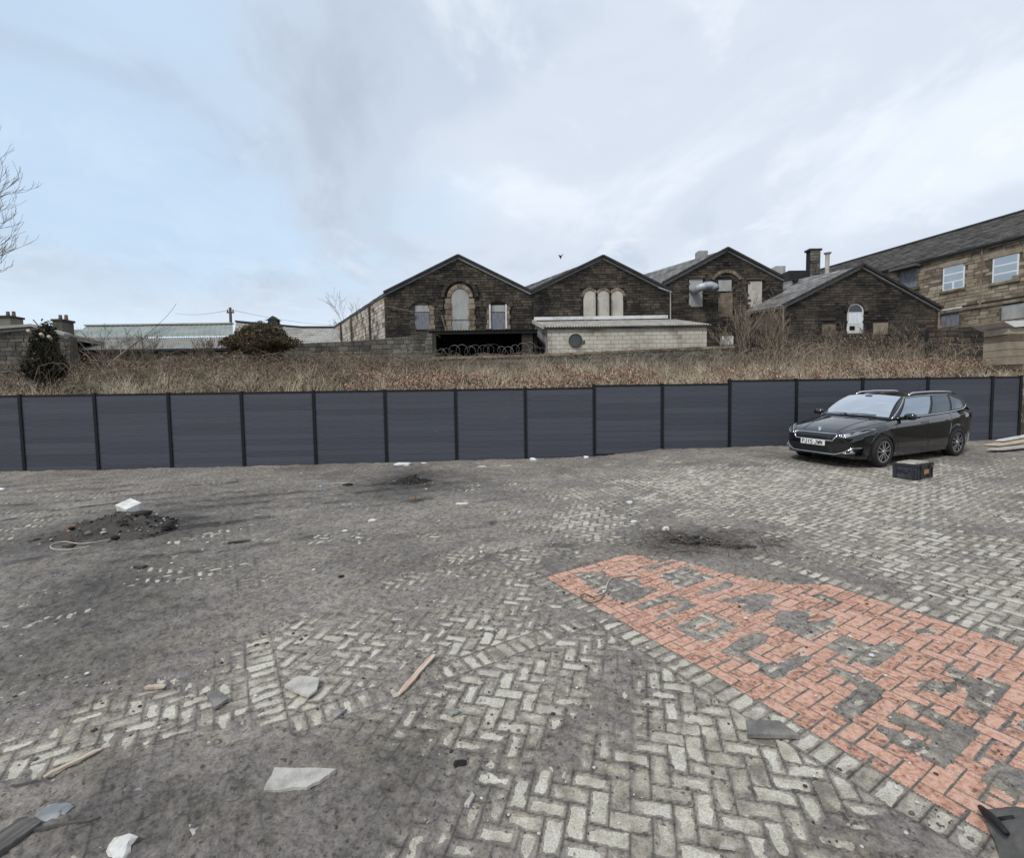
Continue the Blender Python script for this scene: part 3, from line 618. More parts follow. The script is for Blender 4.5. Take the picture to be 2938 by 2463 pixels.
def wall_frame(P0, D):
    """local wall coordinates: a along D from P0, z up; n towards the camera side"""
    D = Vector((D[0], D[1], 0)).normalized(); n = Vector((D.y, -D.x, 0)); P0 = Vector((P0[0], P0[1], 0))
    return D, n, P0
def px_on(P0, D, n, pts):
    return [((onwall(u, v, P0, D)-P0).dot(D), onwall(u, v, P0, D).z) for u, v in pts]
def ccw(p): return p if area(p) > 0 else p[::-1]
def stones(parent, P0, D, n, poly, mat, holes=(), ch=.155, lw=(.2, .5), depth=(.02, .06), seed=1, name='stonework'):
    """coursed stones proud of the wall, cut to the outline, left out in the openings"""
    r = random.Random(seed); b = MB(); poly = ccw(poly); za = min(p[1] for p in poly); zb = max(p[1] for p in poly); xa = min(p[0] for p in poly); xb = max(p[0] for p in poly); z = za
    while z < zb:
        h = ch*r.uniform(.75, 1.25); x = xa-r.uniform(0, .4)
        while x < xb:
            wd = r.uniform(*lw); j = .012
            q = [(x+j, z+j), (x+wd-j, z+j), (x+wd-j, z+h-j), (x+j, z+h-j)]
            for i in range(len(poly)):
                a, c = poly[i], poly[(i+1) % len(poly)]; ex, ez = c[0]-a[0], c[1]-a[1]; q = clip(q, ez, -ex, ez*a[0]-ex*a[1])
                if len(q) < 3: break
            if len(q) > 2 and area(q) > .004:
                bad = False
                cxq = sum(p[0] for p in q)/len(q); czq = sum(p[1] for p in q)/len(q)
                for H_ in holes:
                    if H_[0]-.04 < cxq < H_[1]+.04 and H_[2]-.03 < czq < H_[3]+.03: bad = True
                if not bad:
                    d = r.uniform(*depth); f_ = [P0+D*p[0]+n*d+Vector((0, 0, p[1])) for p in q]; bk = [P0+D*p[0]+Vector((0, 0, p[1])) for p in q]; m_ = len(q)
                    b.add(f_+bk, [tuple(range(m_))]+[(i, i+m_, (i+1) % m_+m_, (i+1) % m_) for i in range(m_)])
            x += wd
        z += h
    o = ob(name, me(name, b.V, b.F, mat), parent); tag(o, kind='stuff'); return o
def wallslab(parent, P0, D, n, poly, thick, mat, name='wall'):
    b = MB(); b.prism([P0+D*p[0]+Vector((0, 0, p[1])) for p in ccw(poly)], -n*thick); return b.build(name, mat, parent)
def slates(parent, A, B, C, Dd, rows, cols, mat, seed=1, name='roof', thick=.035):
    """lapped slates on the quad A(eave)->B(eave)->C(ridge)->Dd(ridge)"""
    r = random.Random(seed); A, B, C, Dd = map(Vector, (A, B, C, Dd)); nrm = (B-A).cross(Dd-A).normalized(); 
    if nrm.z < 0: nrm = -nrm
    b = MB(); b.add([A-nrm*.02, B-nrm*.02, C-nrm*.02, Dd-nrm*.02, A-nrm*.14, B-nrm*.14, C-nrm*.14, Dd-nrm*.14], [(0, 1, 2, 3), (4, 5, 6, 7), (0, 1, 5, 4), (1, 2, 6, 5), (2, 3, 7, 6), (3, 0, 4, 7)])
    base = b.build(name, mat, parent)
    b = MB()
    def pt(u, v): return (A*(1-u)+B*u)*(1-v)+(Dd*(1-u)+C*u)*v
    for i in range(rows):
        off = .5 if i % 2 else 0
        for j in range(-1, cols+1):
            u0, u1 = max(0, (j+off+.03)/cols), min(1, (j+off+.97)/cols)
            if u1-u0 < .15/cols: continue
            v0, v1 = i/rows, min(1, (i+1.25)/rows); l_ = thick*r.uniform(.6, 1.3); sl = r.uniform(-.004, .004)
            P = [pt(u0, v0-sl)+nrm*l_, pt(u1, v0+sl)+nrm*l_, pt(u1, v1)+nrm*.004, pt(u0, v1)+nrm*.004, pt(u0, v0), pt(u1, v0)]
            b.add(P, [(0, 1, 2, 3), (4, 5, 1, 0)])
    o = ob('slate_courses', me('slate_courses', b.V, b.F, mat), base); tag(o, kind='stuff'); return base
def arch_poly(x0, x1, z0, zt, n=10):
    r = (x1-x0)/2; cx = (x0+x1)/2; zc = zt-r
    return [(x0, z0), (x1, z0)]+[(cx+r*math.cos(a), zc+r*math.sin(a)) for a in [math.pi*k/n for k in range(n+1)]]
def panel(parent, name, P0, D, n, poly, mat, d0=-.06, d1=.03):
    b = MB(); b.prism([P0+D*p[0]+Vector((0, 0, p[1]))+n*d0 for p in ccw(poly)], n*(d1-d0)); return b.build(name, mat, parent)
def rect(x0, x1, z0, z1): return [(x0, z0), (x1, z0), (x1, z1), (x0, z1)]
def archring(parent, P0, D, n, cx, zc, r0, r1, mat, a0=0, a1=math.pi, k=11, d=.10, name='voussoir'):
    for i in range(k):
        s, e = a0+(a1-a0)*(i+.04)/k, a0+(a1-a0)*(i+.96)/k
        panel(parent, name, P0, D, n, [(cx+r0*math.cos(s), zc+r0*math.sin(s)), (cx+r1*math.cos(s), zc+r1*math.sin(s)), (cx+r1*math.cos(e), zc+r1*math.sin(e)), (cx+r0*math.cos(e), zc+r0*math.sin(e))], mat, -.03, d)
SK = Vector((-.52, .854, 0))                              # the sheds run back at a slant
GB = 3.0                                                  # ground level at the buildings
YG = 31.0
FDIR = (1, 0)
def opx(u, Y): return at(u, 700, Y).x
def gable(name, label, le, ap, re, Y, depth, seed, roofmat='roof_slate', cop='coping', holes=(), stone='soot_stone', leftx=None):
    D, n, P0 = wall_frame((0, Y), (1, 0)); e0, a0, r0 = at(*le, Y), at(*ap, Y), at(*re, Y)
    t = thing(name, label, 'building', (a0.x, Y, GB)); t.location = (0, 0, 0)
    poly = [(e0.x, GB), (r0.x, GB), (r0.x, r0.z), (a0.x, a0.z), (e0.x, e0.z)]
    wallslab(t, P0, D, n, poly, .5, 'mortar_dark')
    hs = []
    for h in holes:
        A_, B_ = at(h[0], h[3], Y), at(h[1], h[2], Y); hs.append((A_.x, B_.x, A_.z, B_.z))
    stones(t, P0, D, n, poly, stone, hs, seed=seed)
    v = SK*depth; up = Vector((0, 0, .06)); ov = Vector((0, -.12, 0))
    for (A_, s_) in ((e0, 0), (r0, 1)):
        q = slates(t, A_+ov, A_+v, a0+v, a0+ov, 15, 26, roofmat, seed+s_)
    for A_ in (e0, r0):                                   # gable coping stones
        m = MB(); m.bar(A_+Vector((0, -.07, .06)), a0+Vector((0, -.07, .06)), .34, .13); m.build('coping', cop, t)
    # side walls
    for A_ in (e0, r0):
        m = MB(); p = A_.copy(); m.prism([(p.x, Y+.5, GB), (p.x, Y+.5, p.z-.05), (p.x+v.x, Y+v.y, p.z-.05), (p.x+v.x, Y+v.y, GB)], (.25 if A_ is e0 else -.25, 0, 0)); m.build('side_wall', 'mortar_dark', t)
    return t, D, n, P0, (e0, a0, r0)
def xz(u, v, Y): p = at(u, v, Y); return p.x, p.z
def prect(u0, u1, v0, v1, Y):
    a = at(u0, v1, Y); b = at(u1, v0, Y); return rect(a.x, b.x, a.z, b.z)

# gable one
b1, D, n, P0, (e0, a0, r0) = gable('gabled_stone_shed', 'soot-black stone gable with one tall arched boarded window, leftmost of the four gables', (788, 603), (940, 527), (1090, 601), YG, 17, 21, holes=[(848, 882, 625, 680), (912, 976, 585, 682), (1000, 1042, 622, 680)])
def jamb(parent, u0, u1, v0, v1, Y, mat='dressed_stone', k=5):
    A_ = at(u0, v1, Y); B_ = at(u1, v0, Y)
    for i in range(k): panel(parent, 'jamb_stone', P0, D, n, rect(A_.x+(.03 if i % 2 else -.03), B_.x+(-.02 if i % 2 else .04), A_.z+(B_.z-A_.z)*(i+.05)/k, A_.z+(B_.z-A_.z)*(i+.95)/k), mat, -.03, .075)
c = xz(943, 594, YG); wd = (at(961, 600, YG).x-at(925, 600, YG).x)
panel(b1, 'boarded_window', P0, D, n, arch_poly(c[0]-wd/2, c[0]+wd/2, at(943, 678, YG).z, at(943, 592, YG).z), 'board_grey', -.05, .02)
zc = at(943, 592, YG).z-wd/2; archring(b1, P0, D, n, c[0], zc, wd/2+.02, wd/2+.26, 'dressed_stone', d=.07, k=9); archring(b1, P0, D, n, c[0], zc, wd/2+.42, wd/2+.62, 'soot_stone', d=.13, k=13)
for u in (914, 962): jamb(b1, u, u+11, 612, 680, YG, k=6)
m = MB(); m.box((c[0], YG-.03, at(943, 656, YG).z), (wd, .04, .07)); m.build('transom', 'board_blue', b1)
for (u0, u1) in ((850, 881), (1007, 1036)):
    panel(b1, 'boarded_window', P0, D, n, prect(u0, u1, 641, 676, YG), 'board_blue', -.12, .006); panel(b1, 'window_board', P0, D, n, prect(u0, u1, 626, 640, YG), 'board_grey', -.08, .012)
    cc = xz((u0+u1)/2, 642, YG); archring(b1, P0, D, n, cc[0], cc[1]-.25, .95, 1.2, 'soot_stone', math.radians(35), math.radians(145), 7, .12)
    jamb(b1, u0-9, u0-1, 626, 676, YG, 'dressed_stone' if u0 > 900 else 'soot_stone'); jamb(b1, u1+1, u1+9, 626, 676, YG, 'dressed_stone')
    if u0 > 1000:
        for uu in (u0-2, u1+2): m = MB(); p = at(uu, 650, YG); m.box((p.x, YG-.08, p.z), (.10, .06, 1.5)); m.build('pale_post', 'white_paint', b1)
m = MB(); m.tube([at(795, 629, YG-.2), at(848, 641, YG-.2)], .04); m.build('pipe', 'pole_wood', b1)
m = MB(); m.tube([at(906, 648, YG-.25), at(914, 676, YG-.25)], .05); m.build('leaning_post', 'dressed_stone', b1)
# whitewashed flank running back to the left, under its eave
fl = SK.normalized(); nfl = Vector((-fl.y, fl.x, 0)); 
if nfl.y > 0: nfl = -nfl
Pw = Vector((e0.x-.03, YG+.1, 0)); zt = e0.z-.05; sk2 = Vector((SK.x, SK.y, 0)).normalized()
stones(b1, Pw, -sk2, nfl, rect(-17, 0, GB, zt-.15), 'whitewash', ch=.24, seed=77, depth=(.005, .03), name='whitewashed_stonework')
for k, dd in enumerate((3.2, 8.4, 12)): m = MB(); p = Pw+sk2*dd+nfl*.05; m.box((p.x, p.y, (zt+GB)/2), (.16, .16, zt-GB)); m.build('downpipe' if k else 'buttress', 'soot_stone', b1)

# gable two
b2, D, n, P0, E2 = gable('triple_arch_shed', 'soot-black stone gable with three arched cream panels side by side, second gable from the left', (1086, 601), (1236, 528), (1374, 598), YG+.05, 16, 22, holes=[(1195, 1280, 594, 660)])
for k, (u0, u1) in enumerate(((1197, 1222), (1225, 1250), (1253, 1278))):
    A_ = at(u0, 658, YG); B_ = at(u1, 595, YG); panel(b2, 'arched_panel', P0, D, n, arch_poly(A_.x, B_.x, A_.z, B_.z), 'board_cream', -.05, .03)
    archring(b2, P0, D, n, (A_.x+B_.x)/2, B_.z-(B_.x-A_.x)/2, (B_.x-A_.x)/2+.01, (B_.x-A_.x)/2+.14, 'dressed_stone', d=.08, k=7)
    if k: m = MB(); m.box((A_.x-.05, YG-.05, (A_.z+B_.z)/2-.25), (.10, .14, 1.5)); m.build('mullion', 'mortar_dark', b2)
A_ = at(1095, 657, YG); B_ = at(1368, 651, YG); m = MB(); m.box(((A_.x+B_.x)/2, YG-.12, (A_.z+B_.z)/2+.04), (B_.x-A_.x, .08, .2)); m.build('fascia', 'white_paint', b2)
m = MB(); p = at(1375, 597, YG-.2); q = at(1375, 655, YG-.2); m.tube([p, q], .035); m.tube([at(1350, 590, YG-.2), at(1378, 599, YG-.2)], .04); m.build('downpipe', 'board_grey', b2)

# gable three
b3, D, n, P0, E3 = gable('ducted_stone_shed', 'soot-black stone gable with a bent metal duct and pale panels, third gable from the left', (1358, 583), (1490, 512), (1606, 573), YG+.1, 16, 23, holes=[(1413, 1444, 571, 630), (1474, 1502, 572, 598), (1534, 1566, 574, 630), (1474, 1506, 600, 650)])
panel(b3, 'render_panel', P0, D, n, prect(1414, 1442, 572, 629, YG), 'board_grey', -.05, .03)
panel(b3, 'boarded_window', P0, D, n, prect(1474, 1501, 574, 597, YG), 'board_grey', -.05, .05); panel(b3, 'boarded_window', P0, D, n, prect(1535, 1564, 576, 629, YG), 'board_cream', -.05, .03)
panel(b3, 'boarded_doorway', P0, D, n, prect(1474, 1504, 600, 650, YG), 'dressed_stone', -.08, .012)
for (u0, u1, v0, v1) in ((1412, 1446, 566, 571), (1532, 1568, 569, 574)): panel(b3, 'lintel', P0, D, n, prect(u0, u1, v0, v1, YG), 'soot_stone', -.05, .12)
cc = xz(1490, 590, YG); archring(b3, P0, D, n, cc[0], cc[1], .92, 1.12, 'dressed_stone', math.radians(30), math.radians(150), 9, .1)
m = MB(); pa = at(1420, 596, YG-.1); pts = [pa+Vector((.1, .2, 0)), pa+Vector((.12, -.3, .0)), pa+Vector((.3, -.55, .06)), pa+Vector((.6, -.6, .14)), pa+Vector((.9, -.6, .17)), pa+Vector((1.1, -.6, .08)), pa+Vector((1.2, -.6, -.08))]
m.tube(pts, .24, 14); m.build('duct', 'metal_duct', b3, True); m = MB(); m.tube([pts[-1]+Vector((0, 0, .02)), pts[-1]+Vector((.01, 0, -.02))], .22, 14); m.build('duct_mouth', 'black_void', b3)
panel(b3, 'vent_hole', P0, D, n, prect(1484, 1496, 536, 545, YG), 'black_void', .0, .07)
for (u0, u1, v0, v1) in ((1429, 1448, 517, 528),):
    p = at((u0+u1)/2, v1, YG+9); q = at((u0+u1)/2, v0, YG+9); m = MB(); m.box((p.x, YG+9, (p.z+q.z)/2-.2), (.75, .75, q.z-p.z+.4)); m.build('roof_cowl', 'board_grey', b3)
m = MB(); p = at(1596, 548, YG+6); m.box((p.x, YG+6, p.z-1.2), (.7, .7, 2.4)); m.build('roof_vent', 'board_grey', b3)
panel(b3, 'meter_box', P0, D, n, prect(1478, 1502, 690, 708, YG), 'white_paint', 0, .25)

# gable four, lower and nearer
Y4 = 29.0
b4, D, n, P0, E4 = gable('low_stone_shed', 'low soot-black stone gable with a pale round-headed window, rightmost of the four gables', (1605, 628), (1766, 546), (1928, 636), Y4, 14, 24, holes=[(1733, 1773, 620, 684), (1682, 1716, 662, 690), (1788, 1823, 660, 688)])
A_ = at(1736, 684, Y4); B_ = at(1771, 622, Y4); wz = B_.z-(B_.x-A_.x)/2
panel(b4, 'arched_window', P0, D, n, arch_poly(A_.x, B_.x, A_.z, B_.z), 'white_paint', -.06, .02); panel(b4, 'pane', P0, D, n, [p for p in arch_poly(A_.x+.09, B_.x-.09, wz-.02, B_.z-.09)], 'glass_dark', -.03, .03)
panel(b4, 'whitened_pane', P0, D, n, rect(A_.x+.09, B_.x-.09, A_.z+.55, wz-.12), 'plastic_white', -.03, .032); panel(b4, 'hole', P0, D, n, rect(A_.x+.15, A_.x+.45, A_.z+.18, A_.z+.42), 'black_void', -.02, .045)
archring(b4, P0, D, n, (A_.x+B_.x)/2, wz, (B_.x-A_.x)/2+.02, (B_.x-A_.x)/2+.22, 'soot_stone', d=.11, k=9)
for (u0, u1, v0, v1) in ((1685, 1714, 665, 689), (1790, 1821, 662, 686)): panel(b4, 'boarded_window', P0, D, n, prect(u0, u1, v0, v1, Y4), 'dressed_stone', -.04, .03)
for (u, v, dy) in ((1607, 630, -.1), (1926, 640, -.1)): m = MB(); p = at(u, v, Y4+dy); m.tube([p, (p.x, p.y, GB)], .05); m.build('downpipe', 'dressed_stone', b4)
p = at(1626, 585, 33.5); m = MB(); m.box((p.x, 33.5, p.z+.3), (1.15, 1.0, 1.1)); m.build('black_hood', 'metal_black', b4)
p = at(1630, 605, 31.5); m = MB(); m.tube([p-Vector((0, 0, .6)), p+Vector((0, 0, .85))], .14, 8); m.tube([p+Vector((0, 0, .85)), p+Vector((0, 0, .95))], .2, 8); m.build('flue', 'metal_black', b4)
m = MB(); p = at(1696, 565, 36); m.tube([p-Vector((0, 0, 1.5)), p+Vector((0, 0, 1.45))], .14, 10); m.tube([p+Vector((0, 0, 1.45)), p+Vector((0, 0, 1.6))], [.14, .27], 10); m.build('metal_flue', 'board_cream', b4)

# chimney stack beyond gable four
ch = thing('chimney_stack', 'square dark stone chimney stack rising behind the rightmost gable', 'chimney'); Yc = 37; p = at(1649, 560, Yc); q = at(1677, 518, Yc)
m = MB(); m.box(((p.x+q.x)/2, Yc-.25, (q.z+5)/2), (q.x-p.x-.25, .5, q.z-5)); m.build('shaft', 'mortar_dark', ch)
Dc, nc, Pc = wall_frame((p.x, Yc-.5), (1, 0)); stones(ch, Pc, Dc, nc, rect(.13, q.x-p.x-.13, p.z-1, q.z), 'grey_wallstone', seed=5, ch=.25)
m = MB(); m.box(((p.x+q.x)/2, Yc-.25, q.z+.07), (q.x-p.x-.05, .66, .14)); m.build('cap', 'coping', ch)

# two-storey sandstone building on the right
RB = thing('sandstone_building', 'two-storey tan sandstone building with dark slate roof and white windows at right', 'building')
E_a, E_b = at(1840, 553, 34.0), at(2099, 490, 27.6); ze = (E_a.z+E_b.z)/2
Dr = Vector((E_b.x-E_a.x, E_b.y-E_a.y, 0)).normalized(); nr = Vector((Dr.y, -Dr.x, 0))
if nr.dot(Vector((-1, -.5, 0))) < 0: nr = -nr
PR0 = Vector((E_a.x, E_a.y, 0)); LB, LF = -16, 16
def rz(u, v): p = onwall(u, v, PR0, Dr); return (p-PR0).dot(Dr), p.z
def rquad(u0, u1, vt0, vt1, vb0, vb1):
    return [rz(u0, vb0), rz(u1, vb1), rz(u1, vt1), rz(u0, vt0)]
wallslab(RB, PR0, Dr, nr, rect(LB, LF, 2.0, ze), .6, 'mortar')
wA = rquad(1935, 1978, 550, 541, 597, 587); wB = rquad(2037, 2089, 531, 519, 581, 570); dO = rquad(1847, 1881, 557, 551, 594, 588); wl = rquad(1931, 1966, 645, 640, 669, 668); wp = rquad(2056, 2099, 628, 622, 656, 652)
def bb(q): return (min(p[0] for p in q), max(p[0] for p in q), min(p[1] for p in q), max(p[1] for p in q))
s1 = rz(1926, 642); s2 = rz(2099, 610); zs_ = (s1[1]+s2[1])/2
stones(RB, PR0, Dr, nr, rect(LB, LF, zs_+.15, ze-.1), 'sandstone', [bb(q) for q in (wA, wB, dO)], ch=.24, lw=(.3, .7), depth=(.01, .05), seed=31)
stones(RB, PR0, Dr, nr, rect(LB, LF, 2.0, zs_-.15), 'sandstone', [bb(q) for q in (wl, wp)], ch=.24, lw=(.3, .7), depth=(.01, .06), seed=32)
def strip(parent, name, z0, z1, mat, d, a0=LB, a1=LF): return panel(parent, name, PR0, Dr, nr, rect(a0, a1, z0, z1), mat, -.05, d)
strip(RB, 'string_course', zs_-.15, zs_+.02, 'dressed_stone', .16); strip(RB, 'band_course', zs_+.025, zs_+.14, 'soot_stone', .10); strip(RB, 'eaves_course', ze-.1, ze+.02, 'dressed_stone', .16)
m = MB(); p, q = PR0+Dr*LB+nr*.26, PR0+Dr*LF+nr*.26; m.bar((p.x, p.y, ze+.08), (q.x, q.y, ze+.08), .14, .12); m.build('gutter', 'metal_black', RB)
def sash(q, rows, small):
    x0, x1, z0, z1 = bb(q); fr = .08
    f_ = panel(RB, 'window', PR0, Dr, nr, rect(x0, x1, z0, z1), 'frame_white', -.06, .03)
    k = rows+(1 if small else 0); hh = (z1-z0)/k; cnt_ = 0
    for i in range(k):
        za, zb_ = z0+hh*i+fr*.55, z0+hh*(i+1)-fr*.55
        parts_ = [(x0+fr, (x0+x1)/2-fr*.7), ((x0+x1)/2+fr*.7, x1-fr)] if (small and i == 0) else [(x0+fr, x1-fr)]
        for (xa, xb) in parts_: panel(f_, 'pane', PR0, Dr, nr, rect(xa, xb, za, zb_), 'glass_sky', -.02, .035)
    panel(RB, 'sill', PR0, Dr, nr, rect(x0-.1, x1+.1, z0-.16, z0-.02), 'dressed_stone', -.05, .14); panel(RB, 'lintel', PR0, Dr, nr, rect(x0-.15, x1+.15, z1+.02, z1+.3), 'sandstone', -.05, .08)
sash(wA, 2, True); sash(wB, 3, False)
x0, x1, z0, z1 = bb(dO); panel(RB, 'hoist_door', PR0, Dr, nr, rect(x0, x1, z0, z1), 'board_blue', -.25, .01)
panel(RB, 'door_hood', PR0, Dr, nr, rect(x0-.3, x1+.3, z1, z1+.16), 'timber_dark', -.05, .7); panel(RB, 'door_sill', PR0, Dr, nr, rect(x0-.2, x1+.2, z0-.2, z0), 'dressed_stone', -.05, .2)
x0, x1, z0, z1 = bb(wl); panel(RB, 'boarded_window', PR0, Dr, nr, rect(x0, x1, z0, z1), 'board_blue', -.2, .01); panel(RB, 'white_lintel', PR0, Dr, nr, rect(x0-.15, x1+.2, z1, z1+.3), 'white_paint', -.05, .12)
x0, x1, z0, z1 = bb(wp); panel(RB, 'boarded_window', PR0, Dr, nr, rect(x0, x1+.8, z0, z1), 'board_grey', -.05, .06)
m = MB(); x0 = rz(1770+245, 560)[0]; p = PR0+Dr*x0+nr*.12; m.tube([(p.x, p.y, ze), (p.x, p.y, zs_)], .05); m.build('downpipe', 'dressed_stone', RB)
ro, rh = 6.6, 3.35
slates(RB, PR0+Dr*LB+nr*.3+Vector((0, 0, ze+.1)), PR0+Dr*LF+nr*.3+Vector((0, 0, ze+.1)), PR0+Dr*LF-nr*ro+Vector((0, 0, ze+rh)), PR0+Dr*LB-nr*ro+Vector((0, 0, ze+rh)), 26, 60, 'roof_dark', 41)
slates(RB, PR0+Dr*LB-nr*2*ro+Vector((0, 0, ze+.1)), PR0+Dr*LF-nr*2*ro+Vector((0, 0, ze+.1)), PR0+Dr*LF-nr*ro+Vector((0, 0, ze+rh)), PR0+Dr*LB-nr*ro+Vector((0, 0, ze+rh)), 6, 12, 'roof_dark', 42)
m = MB(); m.bar(PR0+Dr*LB-nr*ro+Vector((0, 0, ze+rh+.04)), PR0+Dr*LF-nr*ro+Vector((0, 0, ze+rh+.04)), .3, .12); m.build('ridge', 'coping', RB)
wallslab(RB, PR0+Dr*LB, nr, Dr, [(-2*ro, 2), (0, 2), (0, ze), (-ro, ze+rh-.1), (-2*ro, ze)], .3, 'mortar', 'gable_wall')

# pale lean-to with a round window in front of gable two
LS = thing('lean_to_shed', 'pale block lean-to with round window and corrugated roof below the three arches', 'shed')
Yf, Yb = 26.4, YG-.1; a = at(1122, 672, Yf); b_ = at(1450, 667, Yf); c_ = at(1097, 659, Yb); d_ = at(1372, 657, Yb); zf = (a.z+b_.z)/2; zbk = (c_.z+d_.z)/2
D, n, P0 = wall_frame((0, Yf), (1, 0)); wallslab(LS, P0, D, n, rect(a.x, b_.x, GB, zf-.06), .3, 'mortar', 'front_wall')
def blocks(parent, P0, D, n, r4, bw, bh, mat, holes=(), name='block', d=.008, seed=1):
    r = random.Random(seed); x0, x1, z0, z1 = r4; z = z0; k = 0; b = MB(); 
    while z < z1-.02:
        x = x0-(bw/2 if k % 2 else 0)
        while x < x1-.02:
            xa, xb, zb = max(x, x0)+.008, min(x+bw, x1)-.008, min(z+bh, z1)-.008
            if xb-xa > .03 and zb-z > .03 and not any(h[0] < (xa+xb)/2 < h[1] and h[2] < (z+zb)/2 < h[3] for h in holes):
                dd = d*r.uniform(.7, 1.3); P = [P0+D*xa+Vector((0, 0, z+.008)), P0+D*xb+Vector((0, 0, z+.008)), P0+D*xb+Vector((0, 0, zb)), P0+D*xa+Vector((0, 0, zb))]
                m_ = MB(); m_.add([p+n*dd for p in P]+P, [(0, 1, 2, 3), (0, 4, 5, 1), (1, 5, 6, 2), (2, 6, 7, 3), (3, 7, 4, 0)]); ob(name, me(name, m_.V, m_.F, mat), parent)
            x += bw
        z += bh; k += 1
rc = at(1180, 699, Yf); blocks(LS, P0, D, n, (a.x, b_.x, GB+.9, zf-.08), .45, .225, 'render_wall', [(rc.x-.32, rc.x+.32, rc.z-.32, rc.z+.32)], seed=3)
m = MB(); R_ = .31; ang = [2*math.pi*k/20 for k in range(20)]
m.prism([(rc.x+.42*math.cos(t), Yf+.02, rc.z+.42*math.sin(t)) for t in ang], (0, -.035, 0)); m.build('window_backing', 'render_wall', LS)
m = MB()
for k in range(20):
    s, e = ang[k], ang[k]+2*math.pi/20; m.prism([(rc.x+r*math.cos(t), Yf-.02, rc.z+r*math.sin(t)) for r, t in ((R_, s), (R_+.06, s), (R_+.06, e), (R_, e))], (0, -.06, 0))
rw = m.build('round_window', 'soot_stone', LS); m = MB(); m.prism([(rc.x+R_*math.cos(t), Yf-.02, rc.z+R_*math.sin(t)) for t in ang], (0, -.02, 0)); m.build('pane', 'glass_dark', rw)
m = MB(); m.prism([(a.x, Yf+.3, GB), (a.x, Yf+.3, zf-.1), (c_.x, Yb, zbk-.1), (c_.x, Yb, GB)], (.2, 0, 0)); m.build('side_wall', 'board_grey', LS)
m = MB(); m.prism([(b_.x, Yf+.3, GB), (b_.x, Yf+.3, zf-.1), (d_.x+.4, Yb, zbk-.1), (d_.x+.4, Yb, GB)], (-.2, 0, 0)); m.build('side_wall', 'mortar', LS)
def corrugated(parent, name, A, B, C, Dd, waves, mat, amp=.03):
    A, B, C, Dd = map(Vector, (A, B, C, Dd)); nn = (B-A).cross(Dd-A).normalized(); nn = nn if nn.z > 0 else -nn; V = []; k = waves*4
    for j in range(2):
        for i in range(k+1):
            u = i/k; p = (A*(1-u)+B*u) if j == 0 else (Dd*(1-u)+C*u); V.append(p+nn*amp*math.sin(u*waves*2*math.pi))
    V2 = [v-nn*.012 for v in V]; F = [(i, i+1, k+2+i, k+1+i) for i in range(k)]; o_ = len(V); F += [(o_+i, o_+k+1+i, o_+k+2+i, o_+i+1) for i in range(k)]+[(i, o_+i, o_+i+1, i+1) for i in range(k)]
    return ob(name, me(name, V+V2, F, mat, False), parent)
corrugated(LS, 'corrugated_roof', (a.x-.15, Yf-.2, zf), (b_.x+.15, Yf-.2, zf), (d_.x+.5, Yb, zbk), (c_.x-.1, Yb, zbk), 60, 'sheet_roof', .035)
m = MB(); m.bar((c_.x-.15, Yb-.05, zbk), (a.x-.2, Yf-.2, zf+.02), .08, .22); m.build('bargeboard', 'board_cream', LS)
m = MB(); m.box(((a.x+b_.x)/2, Yf-.12, zf-.07), (b_.x-a.x+.2, .06, .09)); m.build('eaves_board', 'soot_stone', LS)

# open black shelter between wall end and lean-to
OS = thing('open_shelter', 'open-fronted black shelter under a thin corrugated roof below the tall arched window', 'shed')
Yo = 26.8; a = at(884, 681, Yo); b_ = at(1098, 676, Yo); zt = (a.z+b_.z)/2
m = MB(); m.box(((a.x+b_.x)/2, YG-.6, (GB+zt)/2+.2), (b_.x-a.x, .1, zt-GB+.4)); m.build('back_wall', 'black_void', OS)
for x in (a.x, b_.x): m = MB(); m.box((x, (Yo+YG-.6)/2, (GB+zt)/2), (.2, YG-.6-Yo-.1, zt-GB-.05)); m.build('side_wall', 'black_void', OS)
corrugated(OS, 'corrugated_roof', (a.x-.2, Yo-.3, zt), (b_.x+.15, Yo-.3, zt), (b_.x+.15, YG-.1, zt+.35), (a.x-.2, YG-.1, zt+.35), 40, 'roof_dark', .03)
m = MB(); m.box(((a.x+b_.x)/2, Yo-.15, zt-.12), (b_.x-a.x+.2, .06, .14)); m.build('fascia', 'metal_black', OS)
m = MB(); m.box((b_.x-.45, Yo+.1, (GB+zt)/2), (.6, .3, zt-GB-.1)); m.build('stone_pier', 'soot_stone', OS)

# boundary walls: each a run of real stones
def stone_wall(name, label, pts, base, thick, mat, back, seed, ch=.2, cope=None, lw=(.28, .6)):
    t = thing(name, label, 'wall')
    for k in range(len(pts)-1):
        (A_, B_) = pts[k], pts[k+1]; Dv = Vector((B_.x-A_.x, B_.y-A_.y, 0)); ln = Dv.length; Dv.normalize(); nn = Vector((Dv.y, -Dv.x, 0)); P_ = Vector((A_.x, A_.y, 0))
        poly = [(0, base), (ln, base), (ln, B_.z), (0, A_.z)]; wallslab(t, P_, Dv, nn, poly, thick, back); stones(t, P_, Dv, nn, poly, mat, seed=seed+k, ch=ch, lw=lw)
        if cope:
            i_ = 0; x = 0
            while x < ln-.01:
                x2 = min(ln, x+random.uniform(.5, .9)); p = P_+Dv*(x+.01); q = P_+Dv*(x2-.01); za, zb = A_.z+(B_.z-A_.z)*x/ln, A_.z+(B_.z-A_.z)*x2/ln
                m = MB(); m.bar((p.x-nn.x*thick/2, p.y-nn.y*thick/2, za+.06), (q.x-nn.x*thick/2, q.y-nn.y*thick/2, zb+.06), thick+.16, .12); m.build('coping_stone', cope, t); x = x2
    return t
